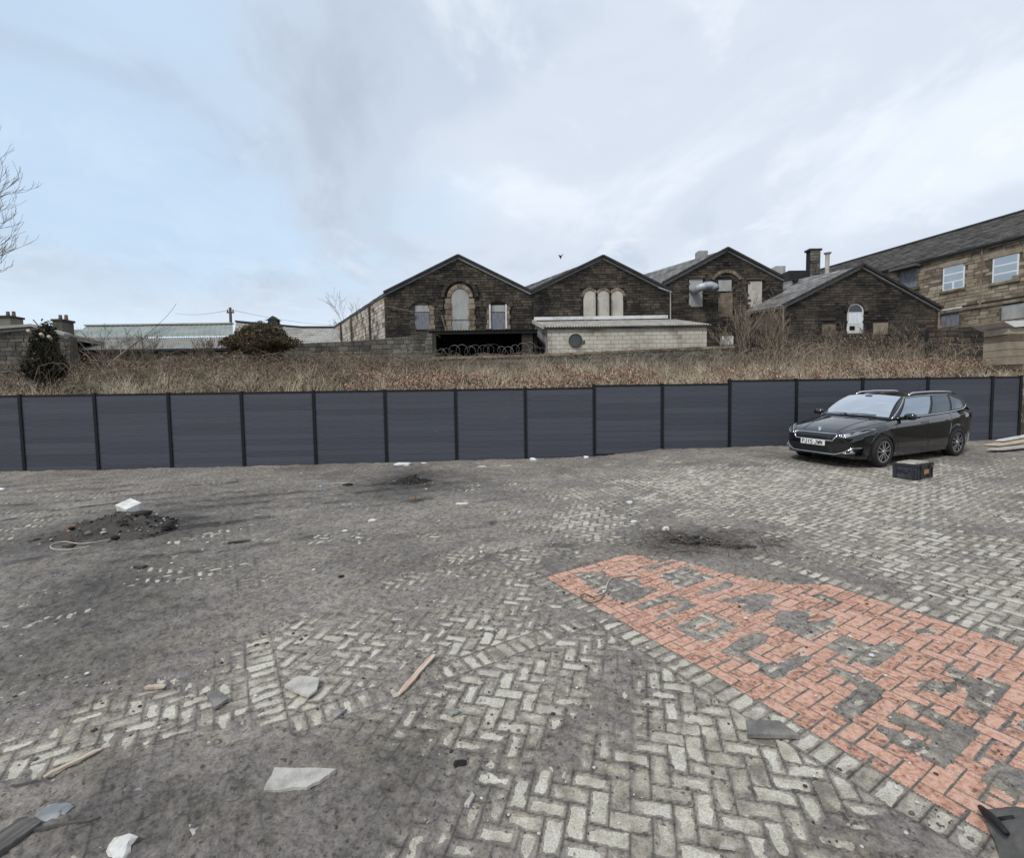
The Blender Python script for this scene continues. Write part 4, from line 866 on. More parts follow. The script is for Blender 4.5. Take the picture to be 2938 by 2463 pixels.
stone_wall('boundary_wall', 'weathered grey stone wall with stepped dark end beside the black shelter', [at(585, 712, 24.6), at(640, 706, 24.5), at(760, 697, 24.4), at(838, 690, 24.3), at(872, 684, 24.3), at(886, 684, 24.2)], 2.4, .45, 'grey_wallstone', 'mortar', 51)
stone_wall('boundary_wall', 'low stone wall with flat coping and razor wire in front of the pale lean-to', [at(886, 738, 24.2), at(1100, 732, 24.4), at(1260, 725, 24.6), at(1505, 714, 25.0)], 2.2, .4, 'grey_wallstone', 'mortar', 52, cope='dressed_stone')
stone_wall('dark_wall', 'soot-blackened stone wall with rounded end beside the stone gatepost', [at(1905, 676, 20.4), at(1965, 671, 20.0), at(2035, 666, 19.6), at(2052, 669, 19.5), at(2062, 680, 19.45)], 2.2, .5, 'soot_stone', 'mortar_dark', 53)
# razor wire coils
rwire = thing('razor_wire', 'loose coils of razor wire standing on the low wall before the black shelter', 'wire'); A_, B_ = at(890, 729, 24.3), at(1100, 723, 24.5)
for k in range(16):
    u = k/15; c = A_.lerp(B_, u)+Vector((random.uniform(-.1, .1), random.uniform(-.1, .1), random.uniform(.0, .22))); r_ = random.uniform(.2, .34); tl = random.uniform(-.5, .5); m = MB()
    m.tube([c+Vector((r_*math.cos(t)*math.cos(tl), r_*math.cos(t)*math.sin(tl)+.02*t, r_*math.sin(t))) for t in [2*math.pi*j/18 for j in range(19)]], .008, 4, cap=False); m.build('coil', 'wire', rwire)

# left: long low building with green sheet roof
LG = thing('green_roofed_building', 'long low stone building under a faded green and cream sheet roof at left', 'building'); Yl = 25.2
a, b_ = at(140, 722, Yl), at(486, 715, Yl); zt = (a.z+b_.z)/2
D, n, P0 = wall_frame((0, Yl), (1, 0)); wallslab(LG, P0, D, n, rect(a.x, b_.x+2.2, 2, zt), .4, 'mortar'); stones(LG, P0, D, n, rect(a.x, b_.x+2.2, 2, zt), 'brown_wallstone', seed=61, ch=.2)
Yr = 29.8; c_, d_ = at(176, 669, Yr), at(477, 666, Yr); zr_ = (c_.z+d_.z)/2; Ym = Yl+(Yr-Yl)*.48; zm = zt+(zr_-zt)*.46
lx0, lx1 = a.x-.25, b_.x+.1; mx0, mx1 = at(150, 700, Ym).x, at(481, 700, Ym).x
corrugated(LG, 'lower_roof', (lx0, Yl-.3, zt+.02), (lx1, Yl-.3, zt+.02), (mx1, Ym, zm), (mx0, Ym, zm), 70, 'pale_roof', .03)
corrugated(LG, 'upper_roof', (mx0, Ym-.1, zm+.06), (mx1, Ym-.1, zm+.06), (d_.x, Yr, zr_), (c_.x, Yr, zr_), 30, 'green_roof', .012)
m = MB(); m.bar((c_.x, Yr, zr_+.05), (d_.x, Yr, zr_+.05), .3, .08); m.build('ridge', 'pale_roof', LG)
m = MB(); m.bar((lx0, Yl-.32, zt-.04), (lx1, Yl-.32, zt-.04), .1, .12); m.build('gutter', 'metal_black', LG)
m = MB(); m.prism([(lx0+.2, Yl+.2, 2), (lx0+.2, Yl+.2, zt-.05), (c_.x, Yr, zr_-.1), (c_.x, Yr, 2)], (.2, 0, 0)); m.build('side_wall', 'mortar', LG)
LR = thing('grey_roofed_building', 'low building with sagging pale grey roof behind the round brown bush', 'building'); Yq = 28
pts = [at(484, 661, 31), at(560, 668, 31), at(620, 673, 31), at(684, 673, 31)]; low = [at(476, 716, Yq), at(560, 708, Yq), at(630, 705, Yq), at(700, 702, Yq)]
for k in range(3): slates(LR, low[k], low[k+1], pts[k+1], pts[k], 8, 10, 'pale_roof', 70+k, 'roof_bay')
m = MB(); m.prism([low[0], low[1], low[2], low[3], (low[3].x, Yq, 2), (low[0].x, Yq, 2)], (0, .3, 0)); m.build('wall', 'mortar', LR)
m = MB()
for k in range(3): m.bar(pts[k]+Vector((0, 0, .05)), pts[k+1]+Vector((0, 0, .05)), .25, .1)
m.build('ridge', 'coping', LR)
p = at(562, 662, 31); m = MB(); m.box((p.x, 31, p.z-.1), (.55, .4, .5)); m.prism([(p.x-.4, 30.8, p.z+.12), (p.x+.4, 30.8, p.z+.12), (p.x, 30.8, p.z+.4)], (0, .4, 0)); m.build('ventilator', 'coping', LR)
# far-left stone house
LH = thing('stone_house', 'grey stone building with shallow roof at the far left edge', 'building'); Yh = 23.6
a, b_ = at(-120, 688, Yh), at(76, 684, Yh); D, n, P0 = wall_frame((0, Yh), (1, 0)); pk = at(76, 671, Yh); rt_ = at(143, 690, Yh)
poly = [(a.x, 2), (rt_.x, 2), (rt_.x, rt_.z-.05), (pk.x, pk.z-.06), (a.x, pk.z-.35)]
wallslab(LH, P0, D, n, poly, .4, 'mortar'); stones(LH, P0, D, n, poly, 'grey_wallstone', seed=81, ch=.2)
for (A_, B_) in (((a.x, Yh-.15, pk.z-.3), pk), (pk, rt_)):
    m = MB(); m.bar(Vector(A_)+Vector((0, -.05, .05)), Vector(B_)+Vector((0, -.05, .05)), .5, .12); m.build('verge', 'pale_roof', LH)
slates(LH, (pk.x, Yh-.1, pk.z), (pk.x-2.5, Yh+9, pk.z), (a.x-2, Yh+9, pk.z-.3), (a.x, Yh-.1, pk.z-.3), 8, 8, 'pale_roof', 5); slates(LH, (rt_.x, Yh-.1, rt_.z), (rt_.x-2, Yh+9, rt_.z), (pk.x-2.5, Yh+9, pk.z), (pk.x, Yh-.1, pk.z), 8, 8, 'pale_roof', 6)
m = MB(); p = at(50, 668, 23); m.tube([at(68, 656, 23.3), at(84, 674, 23.3)], .025); m.build('leaning_bracket', 'wire', LH)
for (u0, u1, v0, nm) in ((10, 34, 653, 'broad dark chimney on the far-left stone building roof'), (120, 139, 660, 'narrow dark chimney beside the start of the green roof')):
    Yk = 30; p = at(u0, v0, Yk); q = at(u1, v0, Yk); t = thing('chimney_stack', nm, 'chimney', group='chimneys at left'); m = MB(); m.box(((p.x+q.x)/2, Yk, p.z-1), (q.x-p.x, .8, 2)); m.build('shaft', 'grey_wallstone', t)
    m = MB(); m.box(((p.x+q.x)/2, Yk, p.z+.03), (q.x-p.x+.12, .92, .12)); m.build('cap', 'coping', t)
    for dx in (-.15, .2): m = MB(); m.tube([((p.x+q.x)/2+dx, Yk, p.z+.08), ((p.x+q.x)/2+dx, Yk, p.z+.4)], [.1, .08], 8); m.build('pot', 'brown_stone', t)
# terrace roof line far behind at left
FT = thing('distant_terrace', 'distant grey roof ridge showing between far-left building and green roof', 'building'); p, q = at(100, 676, 48), at(300, 679, 48)
m = MB(); m.prism([(p.x, 48, p.z), (q.x, 48, p.z-.2), (q.x, 46, p.z-2.5), (p.x, 46, p.z-2.5)], (0, 0, -.15)); m.build('roof', 'roof_slate', FT); m = MB(); m.box(((p.x+q.x)/2, 47.5, (p.z-2.5+2)/2), (q.x-p.x, 1, p.z-2.6-2)); m.build('wall', 'mortar', FT)

# telegraph pole and wires
TP = thing('telegraph_pole', 'slim telegraph pole above the right end of the green roof', 'pole'); Yp = 36; p = at(473, 668, Yp); q = at(472, 631, Yp)
m = MB(); m.tube([(p.x, Yp, 3), (q.x, Yp, q.z)], [.13, .09], 8); m.build('pole', 'pole_wood', TP)
m = MB(); m.box((q.x, Yp, q.z-.35), (.5, .1, .1)); m.build('crossarm', 'pole_wood', TP)
for dx in (-.2, .2): m = MB(); m.tube([(q.x+dx, Yp, q.z-.3), (q.x+dx, Yp, q.z-.14)], [.05, .03], 6); m.build('insulator', 'coping', TP)
for (u, v, lab) in ((360, 643, 'thin overhead wire running left from the telegraph pole'), (700, 668, 'thin overhead wire sagging right from the telegraph pole')):
    e_ = at(u, v, 52); s_ = Vector((q.x, Yp, q.z-.15)); m = MB(); m.tube([s_.lerp(e_, t/10)-Vector((0, 0, .6*4*(t/10)*(1-t/10)*.4)) for t in range(11)], .012, 4); tag(m.build('overhead_wire', 'coping'), lab, 'wire')

# stone gatepost at the right end of the fence
GP = thing('gatepost', 'thick stone gatepost of alternating blocks behind the right end of fence', 'gatepost'); Yg = 15.6; p = at(2068, 672, Yg); zb = .6; wdt = 1.5
z = zb; k = 0; rg = random.Random(4)
while z < p.z-.05:
    h = min(rg.choice([.22, .30, .26]), p.z-z); xx = p.x+rg.uniform(-.012, .012)
    while xx < p.x+wdt-.05:
        bw_ = min(rg.choice([.35, .5, .7]) if not (k % 2 == 0 and xx < p.x+.05) else .62, p.x+wdt-xx); m = MB(); m.box((xx+bw_/2, Yg+.4+rg.uniform(-.012, .012), z+h/2), (bw_-.012, .8, h-.012)); m.build('stone_block', rg.choice(['sandstone', 'sandstone', 'brown_wallstone']), GP); xx += bw_
    z += h; k += 1
m = MB(); m.prism([(p.x-.25, Yg-.1, p.z+.18), (p.x+2, Yg-.1, p.z+.28), (p.x+2, Yg-.1, p.z+.10), (p.x+.1, Yg-.1, p.z+.0)], (0, 1.1, 0)); m.build('white_cap', 'white_paint', GP)
# ================================================================ VEGETATION
def ramp_leaf(name, cols, rough=.8, lo=.0, hi=1.):
    m, n, l, b = newmat(name); ge = n.new('ShaderNodeNewGeometry'); no = n.new('ShaderNodeTexNoise'); no.inputs['Scale'].default_value = .9; no.inputs['Detail'].default_value = 3; l.new(ge.outputs['Position'], no.inputs['Vector'])
    ma = n.new('ShaderNodeMath'); ma.operation = 'MULTIPLY_ADD'; l.new(ge.outputs['Random Per Island'], ma.inputs[0]); ma.inputs[1].default_value = .7
    sc = n.new('ShaderNodeMath'); sc.operation = 'MULTIPLY'; l.new(no.outputs['Fac'], sc.inputs[0]); sc.inputs[1].default_value = .5; l.new(sc.outputs[0], ma.inputs[2])
    r = n.new('ShaderNodeValToRGB'); e = r.color_ramp.elements; e[0].position, e[0].color = lo+.05, (*cols[0], 1); e[1].position, e[1].color = hi, (*cols[-1], 1)
    for i in range(1, len(cols)-1): q = e.new(lo+.05+(hi-lo-.05)*i/(len(cols)-1)); q.color = (*cols[i], 1)
    l.new(ma.outputs[0], r.inputs[0]); l.new(r.outputs[0], b.inputs['Base Color']); b.inputs['Roughness'].default_value = rough; b.inputs['Specular IOR Level'].default_value = .2
ramp_leaf('straw', [(.09, .066, .042), (.28, .215, .142), (.47, .385, .265), (.65, .56, .41)])
ramp_leaf('straw_pale', [(.16, .12, .078), (.39, .32, .22), (.60, .52, .385), (.75, .67, .53)])
ramp_leaf('stem', [(.09, .065, .045), (.19, .145, .10), (.31, .25, .18), (.42, .36, .27)])
ramp_leaf('bracken', [(.09, .052, .036), (.24, .150, .105), (.38, .25, .185), (.50, .38, .29)])
ramp_leaf('bramble', [(.03, .022, .016), (.10, .072, .05), (.21, .16, .112), (.36, .295, .215)])
ramp_leaf('brown_leaf', [(.02, .019, .012), (.05, .044, .026), (.105, .082, .045), (.18, .125, .066)])
ramp_leaf('ivy_leaf', [(.006, .008, .005), (.016, .019, .011), (.035, .036, .02), (.10, .085, .05)], .45)
ramp_leaf('twig', [(.04, .032, .026), (.10, .08, .062), (.19, .155, .12)])
ramp_leaf('twig_pale', [(.10, .078, .058), (.20, .16, .12), (.30, .25, .19)])
def yfn(x): return 13.16+.0393*x
def blades(name, n, fn, mat, width, seed, label=None, droop=1., kind='stuff', segs=3):
    r = np.random.default_rng(seed); P, ln, lean = fn(r, n); n = len(P); a = r.uniform(0, 2*np.pi, n); dx, dy = np.cos(a), np.sin(a); wa = r.uniform(0, 2*np.pi, n)
    wv = np.stack([np.cos(wa), np.sin(wa)*.4, np.zeros(n)], -1); V = []; wd = width*r.uniform(.6, 1.4, n)
    for k in range(segs+1):
        t = k/segs; h = ln*(t-droop*lean*t*t*.9); o = ln*lean*t**1.5
        c = P+np.stack([dx*o, dy*o, h], -1); ww = (wd*(1-.8*t)*.5)[:, None]*wv; V.append(c-ww); V.append(c+ww)
    VV = np.stack(V, 1).reshape(-1, 3); b = np.arange(n)[:, None]*(2*(segs+1)); Q = np.concatenate([b+np.array([[2*k, 2*k+1, 2*k+3, 2*k+2]]) for k in range(segs)], 0)
    return tag(ob(name, fast_mesh(name, VV, Q, mat)), label, kind=kind)
def pts_bank(r, n, x0, x1, d0, d1, nsc=.8, thr=.4, seed=3, pw=1.):
    x = r.uniform(x0, x1, n); d = d0+(d1-d0)*r.uniform(0, 1, n)**pw; y = yfn(x)+d; k = fbm(x*nsc, y*nsc, 3, seed); keep = r.uniform(0, 1, n) < np.clip((k-thr)*4+.35, .05, 1); x, y = x[keep], y[keep]
    return x, y
def f_mat(r, n):
    x, y = pts_bank(r, n, -17, 18, .35, 8.5, .9, .42, 3, 1.15); ln = r.uniform(.3, .75, len(x))*(.7+.6*fbm(x*1.3, y*1.3, 2, 8)); return np.stack([x, y, bank(x, y)+.02], -1), ln, r.uniform(.25, .95, len(x))
blades('dry_grass', 30000, f_mat, 'straw', .017, 1, 'matted straw-coloured dead grass on the bank behind the fence')
def f_tuft(r, n):
    nc = 260; cx_ = r.uniform(-16, 18, nc); d_ = .8+8.5*r.uniform(0, 1, nc)**1.2; cy_ = yfn(cx_)+d_; k = r.integers(0, nc, n); x = cx_[k]+r.normal(0, .10, n); y = cy_[k]+r.normal(0, .08, n); sz = r.uniform(.45, 1.15, nc)[k]
    return np.stack([x, y, bank(x, y)], -1), sz*r.uniform(.5, 1, n), r.uniform(.15, .9, n)
blades('grass_tufts', 22000, f_tuft, 'straw_pale', .016, 11, 'pale arching tufts of dead grass on the bank behind the fence', segs=4)
def f_up(r, n):
    x, y = pts_bank(r, n, -16, 18, 5.2, 10.6, .7, .47, 13); ln = r.uniform(.3, .95, len(x))*(.4+.9*fbm(x*.5, y*.5, 2, 18))*np.interp(x, [-16, -4, 1, 9, 11, 18], [1.1, 1.0, .85, 1.0, 1.5, 1.6]); return np.stack([x, y, bank(x, y)], -1), ln, r.uniform(.02, .3, len(x))
blades('dry_stems', 9000, f_up, 'stem', .014, 2, 'upright dead stems in front of the boundary wall', droop=.3)
def f_br(r, n):
    x, y = pts_bank(r, n, -5, 17, 1.0, 4.6, .8, .44, 23); z = bank(x, y)+r.uniform(.05, .42, len(x))*np.clip(fbm(x*.7, y*.7, 2, 24)*2, .3, 1.3); return np.stack([x, y, z], -1), r.uniform(.07, .2, len(x)), r.uniform(.5, 1.3, len(x))
blades('bracken', 34000, f_br, 'bracken', .04, 3, 'collapsed pinkish-brown bracken along the top of the bank', segs=2)
def canes(name, n, x0, x1, d0, d1, hmax, mat, seed, label, rad=.010):
    r = random.Random(seed); b = MB()
    for _ in range(n):
        x = r.uniform(x0, x1); y = yfn(x)+r.uniform(d0, d1); z = float(bank(x, y)); a = r.uniform(0, 6.28); ln = r.uniform(.8, 2.4); h = r.uniform(.25, hmax); pts = []
        for k in range(7):
            t = k/6; pts.append((x+math.cos(a)*ln*t+r.uniform(-.06, .06), y+math.sin(a)*ln*.5*t+r.uniform(-.05, .05), z+4*h*t*(1-.8*t)*.8+r.uniform(-.05, .05)))
        b.tube(pts, [rad*(1-.6*k/6) for k in range(7)], 3, cap=False)
    return tag(ob(name, me(name, b.V, b.F, mat)), label, kind='stuff')
canes('bramble_thicket', 900, -17, -2.5, 1.5, 10.2, 1.25, 'bramble', 5, 'tangled brown bramble canes over the bank at left')
canes('bramble_arches', 620, -2.5, 17.5, 3.0, 10.2, 1.15, 'twig_pale', 6, 'pale arching bramble canes scattered on the bank at right')
def f_bl(r, n):
    x, y = pts_bank(r, n, -17, -1.5, 1.0, 10.4, 1.0, .42, 33); d = y-yfn(x); hm = np.interp(x, [-17, -8, -3, -1.5], [1.0, 1.05, .6, .3]); z = bank(x, y)+r.uniform(0, 1, len(x))**1.3*hm*np.clip(.35+d/9, .3, 1); return np.stack([x, y, z], -1), r.uniform(.05, .2, len(x)), r.uniform(.3, 1.3, len(x))
blades('bramble_leaf', 48000, f_bl, 'bramble', .03, 7, 'withered brown bramble leaves over the bank at left', segs=2)
def f_rl(r, n):
    x, y = pts_bank(r, n, 8.5, 19, 4.5, 10.6, .9, .45, 43); d = y-yfn(x); z = bank(x, y)+r.uniform(0, 1, len(x))**1.4*np.interp(x, [8.5, 10.5, 19], [.5, 1.45, 1.7])*np.clip(d/8, .3, 1); return np.stack([x, y, z], -1), r.uniform(.06, .25, len(x)), r.uniform(.2, 1.2, len(x))
blades('scrub', 24000, f_rl, 'bramble', .026, 8, 'brown winter scrub in front of the rightmost gable', segs=2)

def branch(b, p, d, ln, r0, depth, R, up=.12, split=(2, 3), minr=.004, sides=4, spread=.65):
    k = 4; pts = [p.copy()]; rad = [r0]; dd = d.copy()
    for i in range(k):
        dd = (dd+Vector((R.uniform(-.18, .18), R.uniform(-.18, .18), R.uniform(-.1, .1)+up))).normalized(); pts.append(pts[-1]+dd*ln/k); rad.append(max(minr, r0*(1-.45*(i+1)/k)))
    b.tube(pts, rad, sides if r0 > .02 else 3, cap=False)
    if depth <= 0: return
    for j in range(R.randint(*split)+1):
        t = R.uniform(.35, 1); i = min(k-1, int(t*k)); q = pts[i].lerp(pts[i+1], t*k-i); ax = Vector((R.gauss(0, 1), R.gauss(0, 1), R.gauss(0, .6))).normalized()
        nd = (dd+ax*spread).normalized(); branch(b, q, nd, ln*R.uniform(.5, .75), max(minr, r0*.5), depth-1, R, up, split, minr, sides, spread)
def bare_plant(name, label, cat, base, h, r0, stems, depth, seed, mat, spread=.6, group=None, minr=.006, lean=.25):
    R = random.Random(seed); t = thing(name, label, cat, base, group=group); bt = MB(); bc = MB()
    for s_ in range(stems):
        d = Vector((R.uniform(-lean, lean), R.uniform(-lean, lean)*.7, 1)).normalized(); o_ = Vector((R.uniform(-.25, .25)*(stems > 1), R.uniform(-.2, .2)*(stems > 1), 0)); hh = h*R.uniform(.7, 1)
        pts = [o_+d*hh*.45*k/4+Vector((R.uniform(-.03, .03), R.uniform(-.03, .03), 0))*k for k in range(5)]; bt.tube(pts, [r0*(1-.12*k) for k in range(5)], 5)
        for j in range(6): q = pts[R.randint(1, 4)]; branch(bc, q, (d+Vector((R.gauss(0, .45), R.gauss(0, .45), .2))).normalized(), hh*R.uniform(.22, .38), r0*.5, depth, R, .10, (2, 3), minr, 4, spread)
        branch(bc, pts[-1], d, hh*.3, r0*.5, depth, R, .1, (2, 3), minr, 4, spread)
    bt.build('trunk', mat, t); ob('crown', me('crown', bc.V, bc.F, mat), t); return t
def gz(p): return float(bank(p.x, p.y))
for k, (u, Y, h, st, lab) in enumerate([(1520, 25.6, 4.9, 3, 'tall pale multi-stemmed bare sapling before the ducted gable'), (1560, 26.2, 4.2, 3, 'bare sapling with pale stems beside the cream boarded window'), (1590, 25.4, 3.6, 3, 'bushy bare sapling between the ducted gable and the rightmost gable'),
        (1478, 25.8, 2.9, 2, 'short bare sapling left of the meter box'), (1640, 24.5, 2.4, 5, 'low brown shrub below the left corner of the rightmost gable'), (1700, 24.0, 2.4, 5, 'low brown shrub below the left boarded window of rightmost gable'),
        (1850, 24.0, 2.7, 5, 'brown bare shrub at the right corner of rightmost gable'), (1790, 23.6, 2.2, 5, 'low bare shrub under the round-headed window')]):
    p = at(u, 740, Y); p.z = gz(p)-.1; bare_plant('sapling' if k < 4 else 'shrub', lab, 'sapling' if k < 4 else 'shrub', p, h, .028, st, 2, 100+k, 'twig_pale' if k < 4 else 'twig', group='bare saplings before the gables')
p = at(1000, 740, 23.8); p.z = gz(p); bare_plant('sapling', 'thin bare sapling standing before the black shelter', 'sapling', p, 1.7, .018, 1, 1, 140, 'twig_pale')
for k, (u, Y, h, lab) in enumerate([(300, 22.5, 2.9, 'thin bare shrub rising against the middle of the green roof'), (215, 21.5, 2.5, 'thin leaning bare shrub near left end of green roof'), (410, 22.8, 2.2, 'thin bare shrub near right end of green roof')]):
    p = at(u, 760, Y); p.z = gz(p); bare_plant('shrub', lab, 'shrub', p, h, .02, 3, 2, 150+k, 'twig_pale', group='bare shrubs before green roof', lean=.5)
# pale dead branches leaning in the brambles at left
for k, (a, b_, lab) in enumerate([((205, 770), (265, 700), 'forked pale dead branch leaning up in the brambles below green roof'), ((300, 752), (205, 785), 'pale dead branch lying low in the brambles right of the ivy')]):
    R = random.Random(60+k); A_, B_ = at(*a, 17.6), at(*b_, 19.5); m = MB(); branch(m, A_, (B_-A_).normalized(), (B_-A_).length, .035, 2, R, .02, (2, 2), .008); tag(m.build('dead_branch', 'twig_pale'), lab, 'branch')
# big bare tree mostly out of frame
p = at(-75, 800, 20.5); p.z = 2.0; R = random.Random(75); bt_ = thing('bare_tree', 'tall bare tree whose fine twigs reach in at the left edge', 'tree', p); m = MB(); m.tube([(R.uniform(-.05, .05), 0, z_) for z_ in range(0, 10)], [.2-.017*k for k in range(10)], 8); m.build('trunk', 'twig', bt_); m = MB()
for k in range(26):
    a_ = R.uniform(-.9, .9) if k % 3 else R.uniform(0, 6.28); branch(m, Vector((0, 0, 5.0+3.9*k/26)), Vector((math.cos(a_), math.sin(a_), R.uniform(.05, .5))).normalized(), R.uniform(1.45, 1.95), .024, 3, R, .12, (1, 2), .0055, 4, .5)
ob('crown', me('crown', m.V, m.F, 'twig_pale'), bt_)
p = at(738, 700, 62); p.z = 3; bare_plant('bare_tree', 'small distant bare tree behind the whitewashed flank wall', 'tree', p, 12.5, .10, 2, 3, 72, 'twig', spread=.8, minr=.012)
def leafy(name, label, c, rad, n, mat, leaf, seed, h0=-1, cat='bush', fill=.55):
    r = np.random.default_rng(seed); t = thing(name, label, cat, (c[0], c[1], c[2]-rad[2])); t.location = (0, 0, 0)
    v = r.normal(size=(n, 3)); v /= np.linalg.norm(v, axis=1)[:, None]; rr_ = r.uniform(fill, 1, n)**.6; lum = 1+.28*(np.sin(v[:, 0]*5+1)+np.sin(v[:, 2]*6+2)+np.sin(v[:, 1]*5))/2+r.normal(0, .05, n)
    P = v*rr_[:, None]*lum[:, None]*np.array(rad)+np.array(c); P = P[v[:, 2] > h0]; n = len(P); a = r.normal(size=(n, 3)); a /= np.linalg.norm(a, axis=1)[:, None]; b = np.cross(a, r.normal(size=(n, 3))); b /= np.linalg.norm(b, axis=1)[:, None]; s = leaf*r.uniform(.5, 1.4, (n, 1))
    V = np.stack([P-a*s, P+b*s*.45, P+a*s, P-b*s*.45], 1).reshape(-1, 3); ob('crown', fast_mesh('crown', V, np.arange(4*n).reshape(-1, 4), mat), t)
    R = random.Random(seed); m = MB()
    for k in range(14):
        d = Vector((R.gauss(0, .6), R.gauss(0, .5), 1)).normalized(); branch(m, Vector((c[0]+R.uniform(-.3, .3)*rad[0], c[1], c[2]-rad[2])), d, rad[2]*1.1, .03, 2, R, .05)
    m.build('trunk', 'twig', t); return t
p = at(540, 697, 22.6); leafy('round_bush', 'round dense brown evergreen bush in front of the grey roof', (p.x-.15, 22.6, p.z-.1), (1.55, 1.3, .75), 15000, 'brown_leaf', .055, 81)
p = at(92, 745, 15.2); iv = leafy('ivy_stump', 'dark ivy-covered tree stump behind the fence at left', (p.x, 15.2, p.z-.05), (.52, .42, 1.0), 9000, 'ivy_leaf', .05, 82, cat='ivy', fill=.7)
for k, (u, v) in enumerate(((62, 683), (88, 690), (104, 695), (70, 740))): q = at(u, v, 14.9); m = MB(); m.tube([q, q+Vector((.05, -.12, .06))], .045, 8); m.build('cut_branch', 'timber', iv)

# bird
m = MB(); p = at(1150, 525, 60); m.add([p, p+Vector((.35, .1, .35)), p+Vector((.1, .1, -.1)), p+Vector((-.3, .1, .2)), p+Vector((0, .2, -.35)), p+Vector((.05, -.1, 0))], [(0, 1, 2), (0, 2, 4), (0, 3, 4), (5, 1, 2), (5, 2, 4), (5, 3, 4), (0, 1, 5), (0, 3, 5)]); tag(m.build('bird', 'coping'), 'small dark bird flying above the second gable', 'bird')
# ================================================================ CAR
def flat(name, c, rough=.5, metal=0., spec=.5, coat=0., ior=None):
    m, n, l, b = newmat(name); b.inputs['Base Color'].default_value = (*c, 1); b.inputs['Roughness'].default_value = rough; b.inputs['Metallic'].default_value = metal; b.inputs['Specular IOR Level'].default_value = spec
    if coat: b.inputs['Coat Weight'].default_value = coat; b.inputs['Coat Roughness'].default_value = .02
    if ior: b.inputs['IOR'].default_value = ior
    no = n.new('ShaderNodeTexNoise'); no.inputs['Scale'].default_value = 7; tc_ = n.new('ShaderNodeTexCoord'); l.new(tc_.outputs['Object'], no.inputs['Vector'])
    mr = n.new('ShaderNodeMapRange'); l.new(no.outputs['Fac'], mr.inputs[0]); mr.inputs[3].default_value = max(0, rough-.05); mr.inputs[4].default_value = rough+.08; l.new(mr.outputs[0], b.inputs['Roughness'])
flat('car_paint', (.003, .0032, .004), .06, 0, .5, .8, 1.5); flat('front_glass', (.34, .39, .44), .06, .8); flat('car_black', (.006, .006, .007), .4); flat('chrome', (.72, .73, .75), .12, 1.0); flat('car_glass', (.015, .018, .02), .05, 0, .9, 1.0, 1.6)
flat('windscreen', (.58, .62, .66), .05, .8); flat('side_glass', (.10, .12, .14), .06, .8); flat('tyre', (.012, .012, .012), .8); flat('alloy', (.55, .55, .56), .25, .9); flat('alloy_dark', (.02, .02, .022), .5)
flat('lamp_clear', (.45, .47, .5), .12, .6); flat('lamp_red', (.18, .01, .01), .2); flat('plate_white', (.75, .75, .74), .4); flat('plate_black', (.008, .008, .008), .5)
CW = [G(1812, 957.8), G(1965.3, 934.7)]; hd_ = (CW[0]-CW[1]); hd_.z = 0; hd_.normalize(); lf_ = Vector((-hd_.y, hd_.x, 0)); CS = 1.025
mid_ = (CW[0]+CW[1])/2+Vector((-.14, 0, 0)); AXF, AXR = 1.41, -1.32
cc_ = mid_-lf_*.80*CS-hd_*((AXF+AXR)/2)*CS
car = thing('parked_car', 'black estate car parked in front of the fence with number plate PJ15 JWN', 'car', (cc_.x, cc_.y, 0), math.atan2(hd_.y, hd_.x)); car.scale = (CS, CS, CS)
zF = float(g(*(cc_+hd_*AXF)[:2])); zR = float(g(*(cc_+hd_*AXR)[:2])); zL = float(g(*(cc_+lf_*.8)[:2])); zRt = float(g(*(cc_-lf_*.8)[:2]))
car.location.z = (zF+zR)/2; car.rotation_euler = (math.atan2(zL-zRt, 1.6), -math.atan2(zF-zR, 2.73), math.atan2(hd_.y, hd_.x))
I = lambda x, xs, ys: float(np.interp(x, xs, ys))
WX = [-2.30, -2.26, -2.15, -1.9, -1.4, -.8, .6, 1.3, 1.7, 1.95, 2.1, 2.2, 2.26, 2.30]; WY = [.52, .66, .76, .83, .885, .90, .90, .895, .87, .82, .74, .64, .52, .36]
def Wd(x): return I(x, WX, WY)
def zsh(x): return I(x, [-2.3, -2.2, -1.9, -1, 0, .9, 1.3, 1.7, 2.0, 2.15, 2.25, 2.3], [.90, 1.0, 1.03, 1.0, .965, .93, .895, .84, .775, .72, .66, .62])
def zce(x): return I(x, [-2.3, -2.2, -1.9, -1, 0, .9, 1.2, 1.5, 1.8, 2.05, 2.2, 2.3], [.92, 1.02, 1.05, 1.02, .99, 1.04, 1.0, .935, .86, .775, .70, .63])
def zbot(x):
    z = I(x, [-2.3, -2.1, -1.7, 1.75, 2.1, 2.3], [.36, .28, .20, .19, .20, .25])
    for xa in (AXF, AXR):
        d = abs(x-xa)
        if d < .375: z = max(z, .325+math.sqrt(.375**2-d*d)*.98)
    return z
xs_ = sorted(set([round(v, 3) for v in list(np.linspace(-2.30, 2.30, 47))+[xa+d for xa in (AXF, AXR) for d in (-.377, -.374, -.36, -.33, -.28, -.2, -.1, 0, .1, .2, .28, .33, .36, .374, .377)]+[2.28, 2.26, -2.28, -2.26]]))
V = []; F = []; NP = 10
for x in xs_:
    w_ = Wd(x); zb = zbot(x); zs = zsh(x); zc = zce(x)
    zl = [zb, max(zb+.03, .33), max(zb+.05, .48), max(zb+.06, .62), max(zb+.07, zs-.17), zs-.06, zs, zs+(zc-zs)*.45, zs+(zc-zs)*.85, zc]
    yl = [w_*.955, w_*.985, w_*1.0, w_*.985, w_*.995, w_*.975, w_*.90, w_*.66, w_*.34, 0]
    V += [(x, y, z) for y, z in zip(yl, zl)]
k = len(xs_)
for i in range(k-1):
    for j in range(NP-1): F.append((i*NP+j, (i+1)*NP+j, (i+1)*NP+j+1, i*NP+j+1))
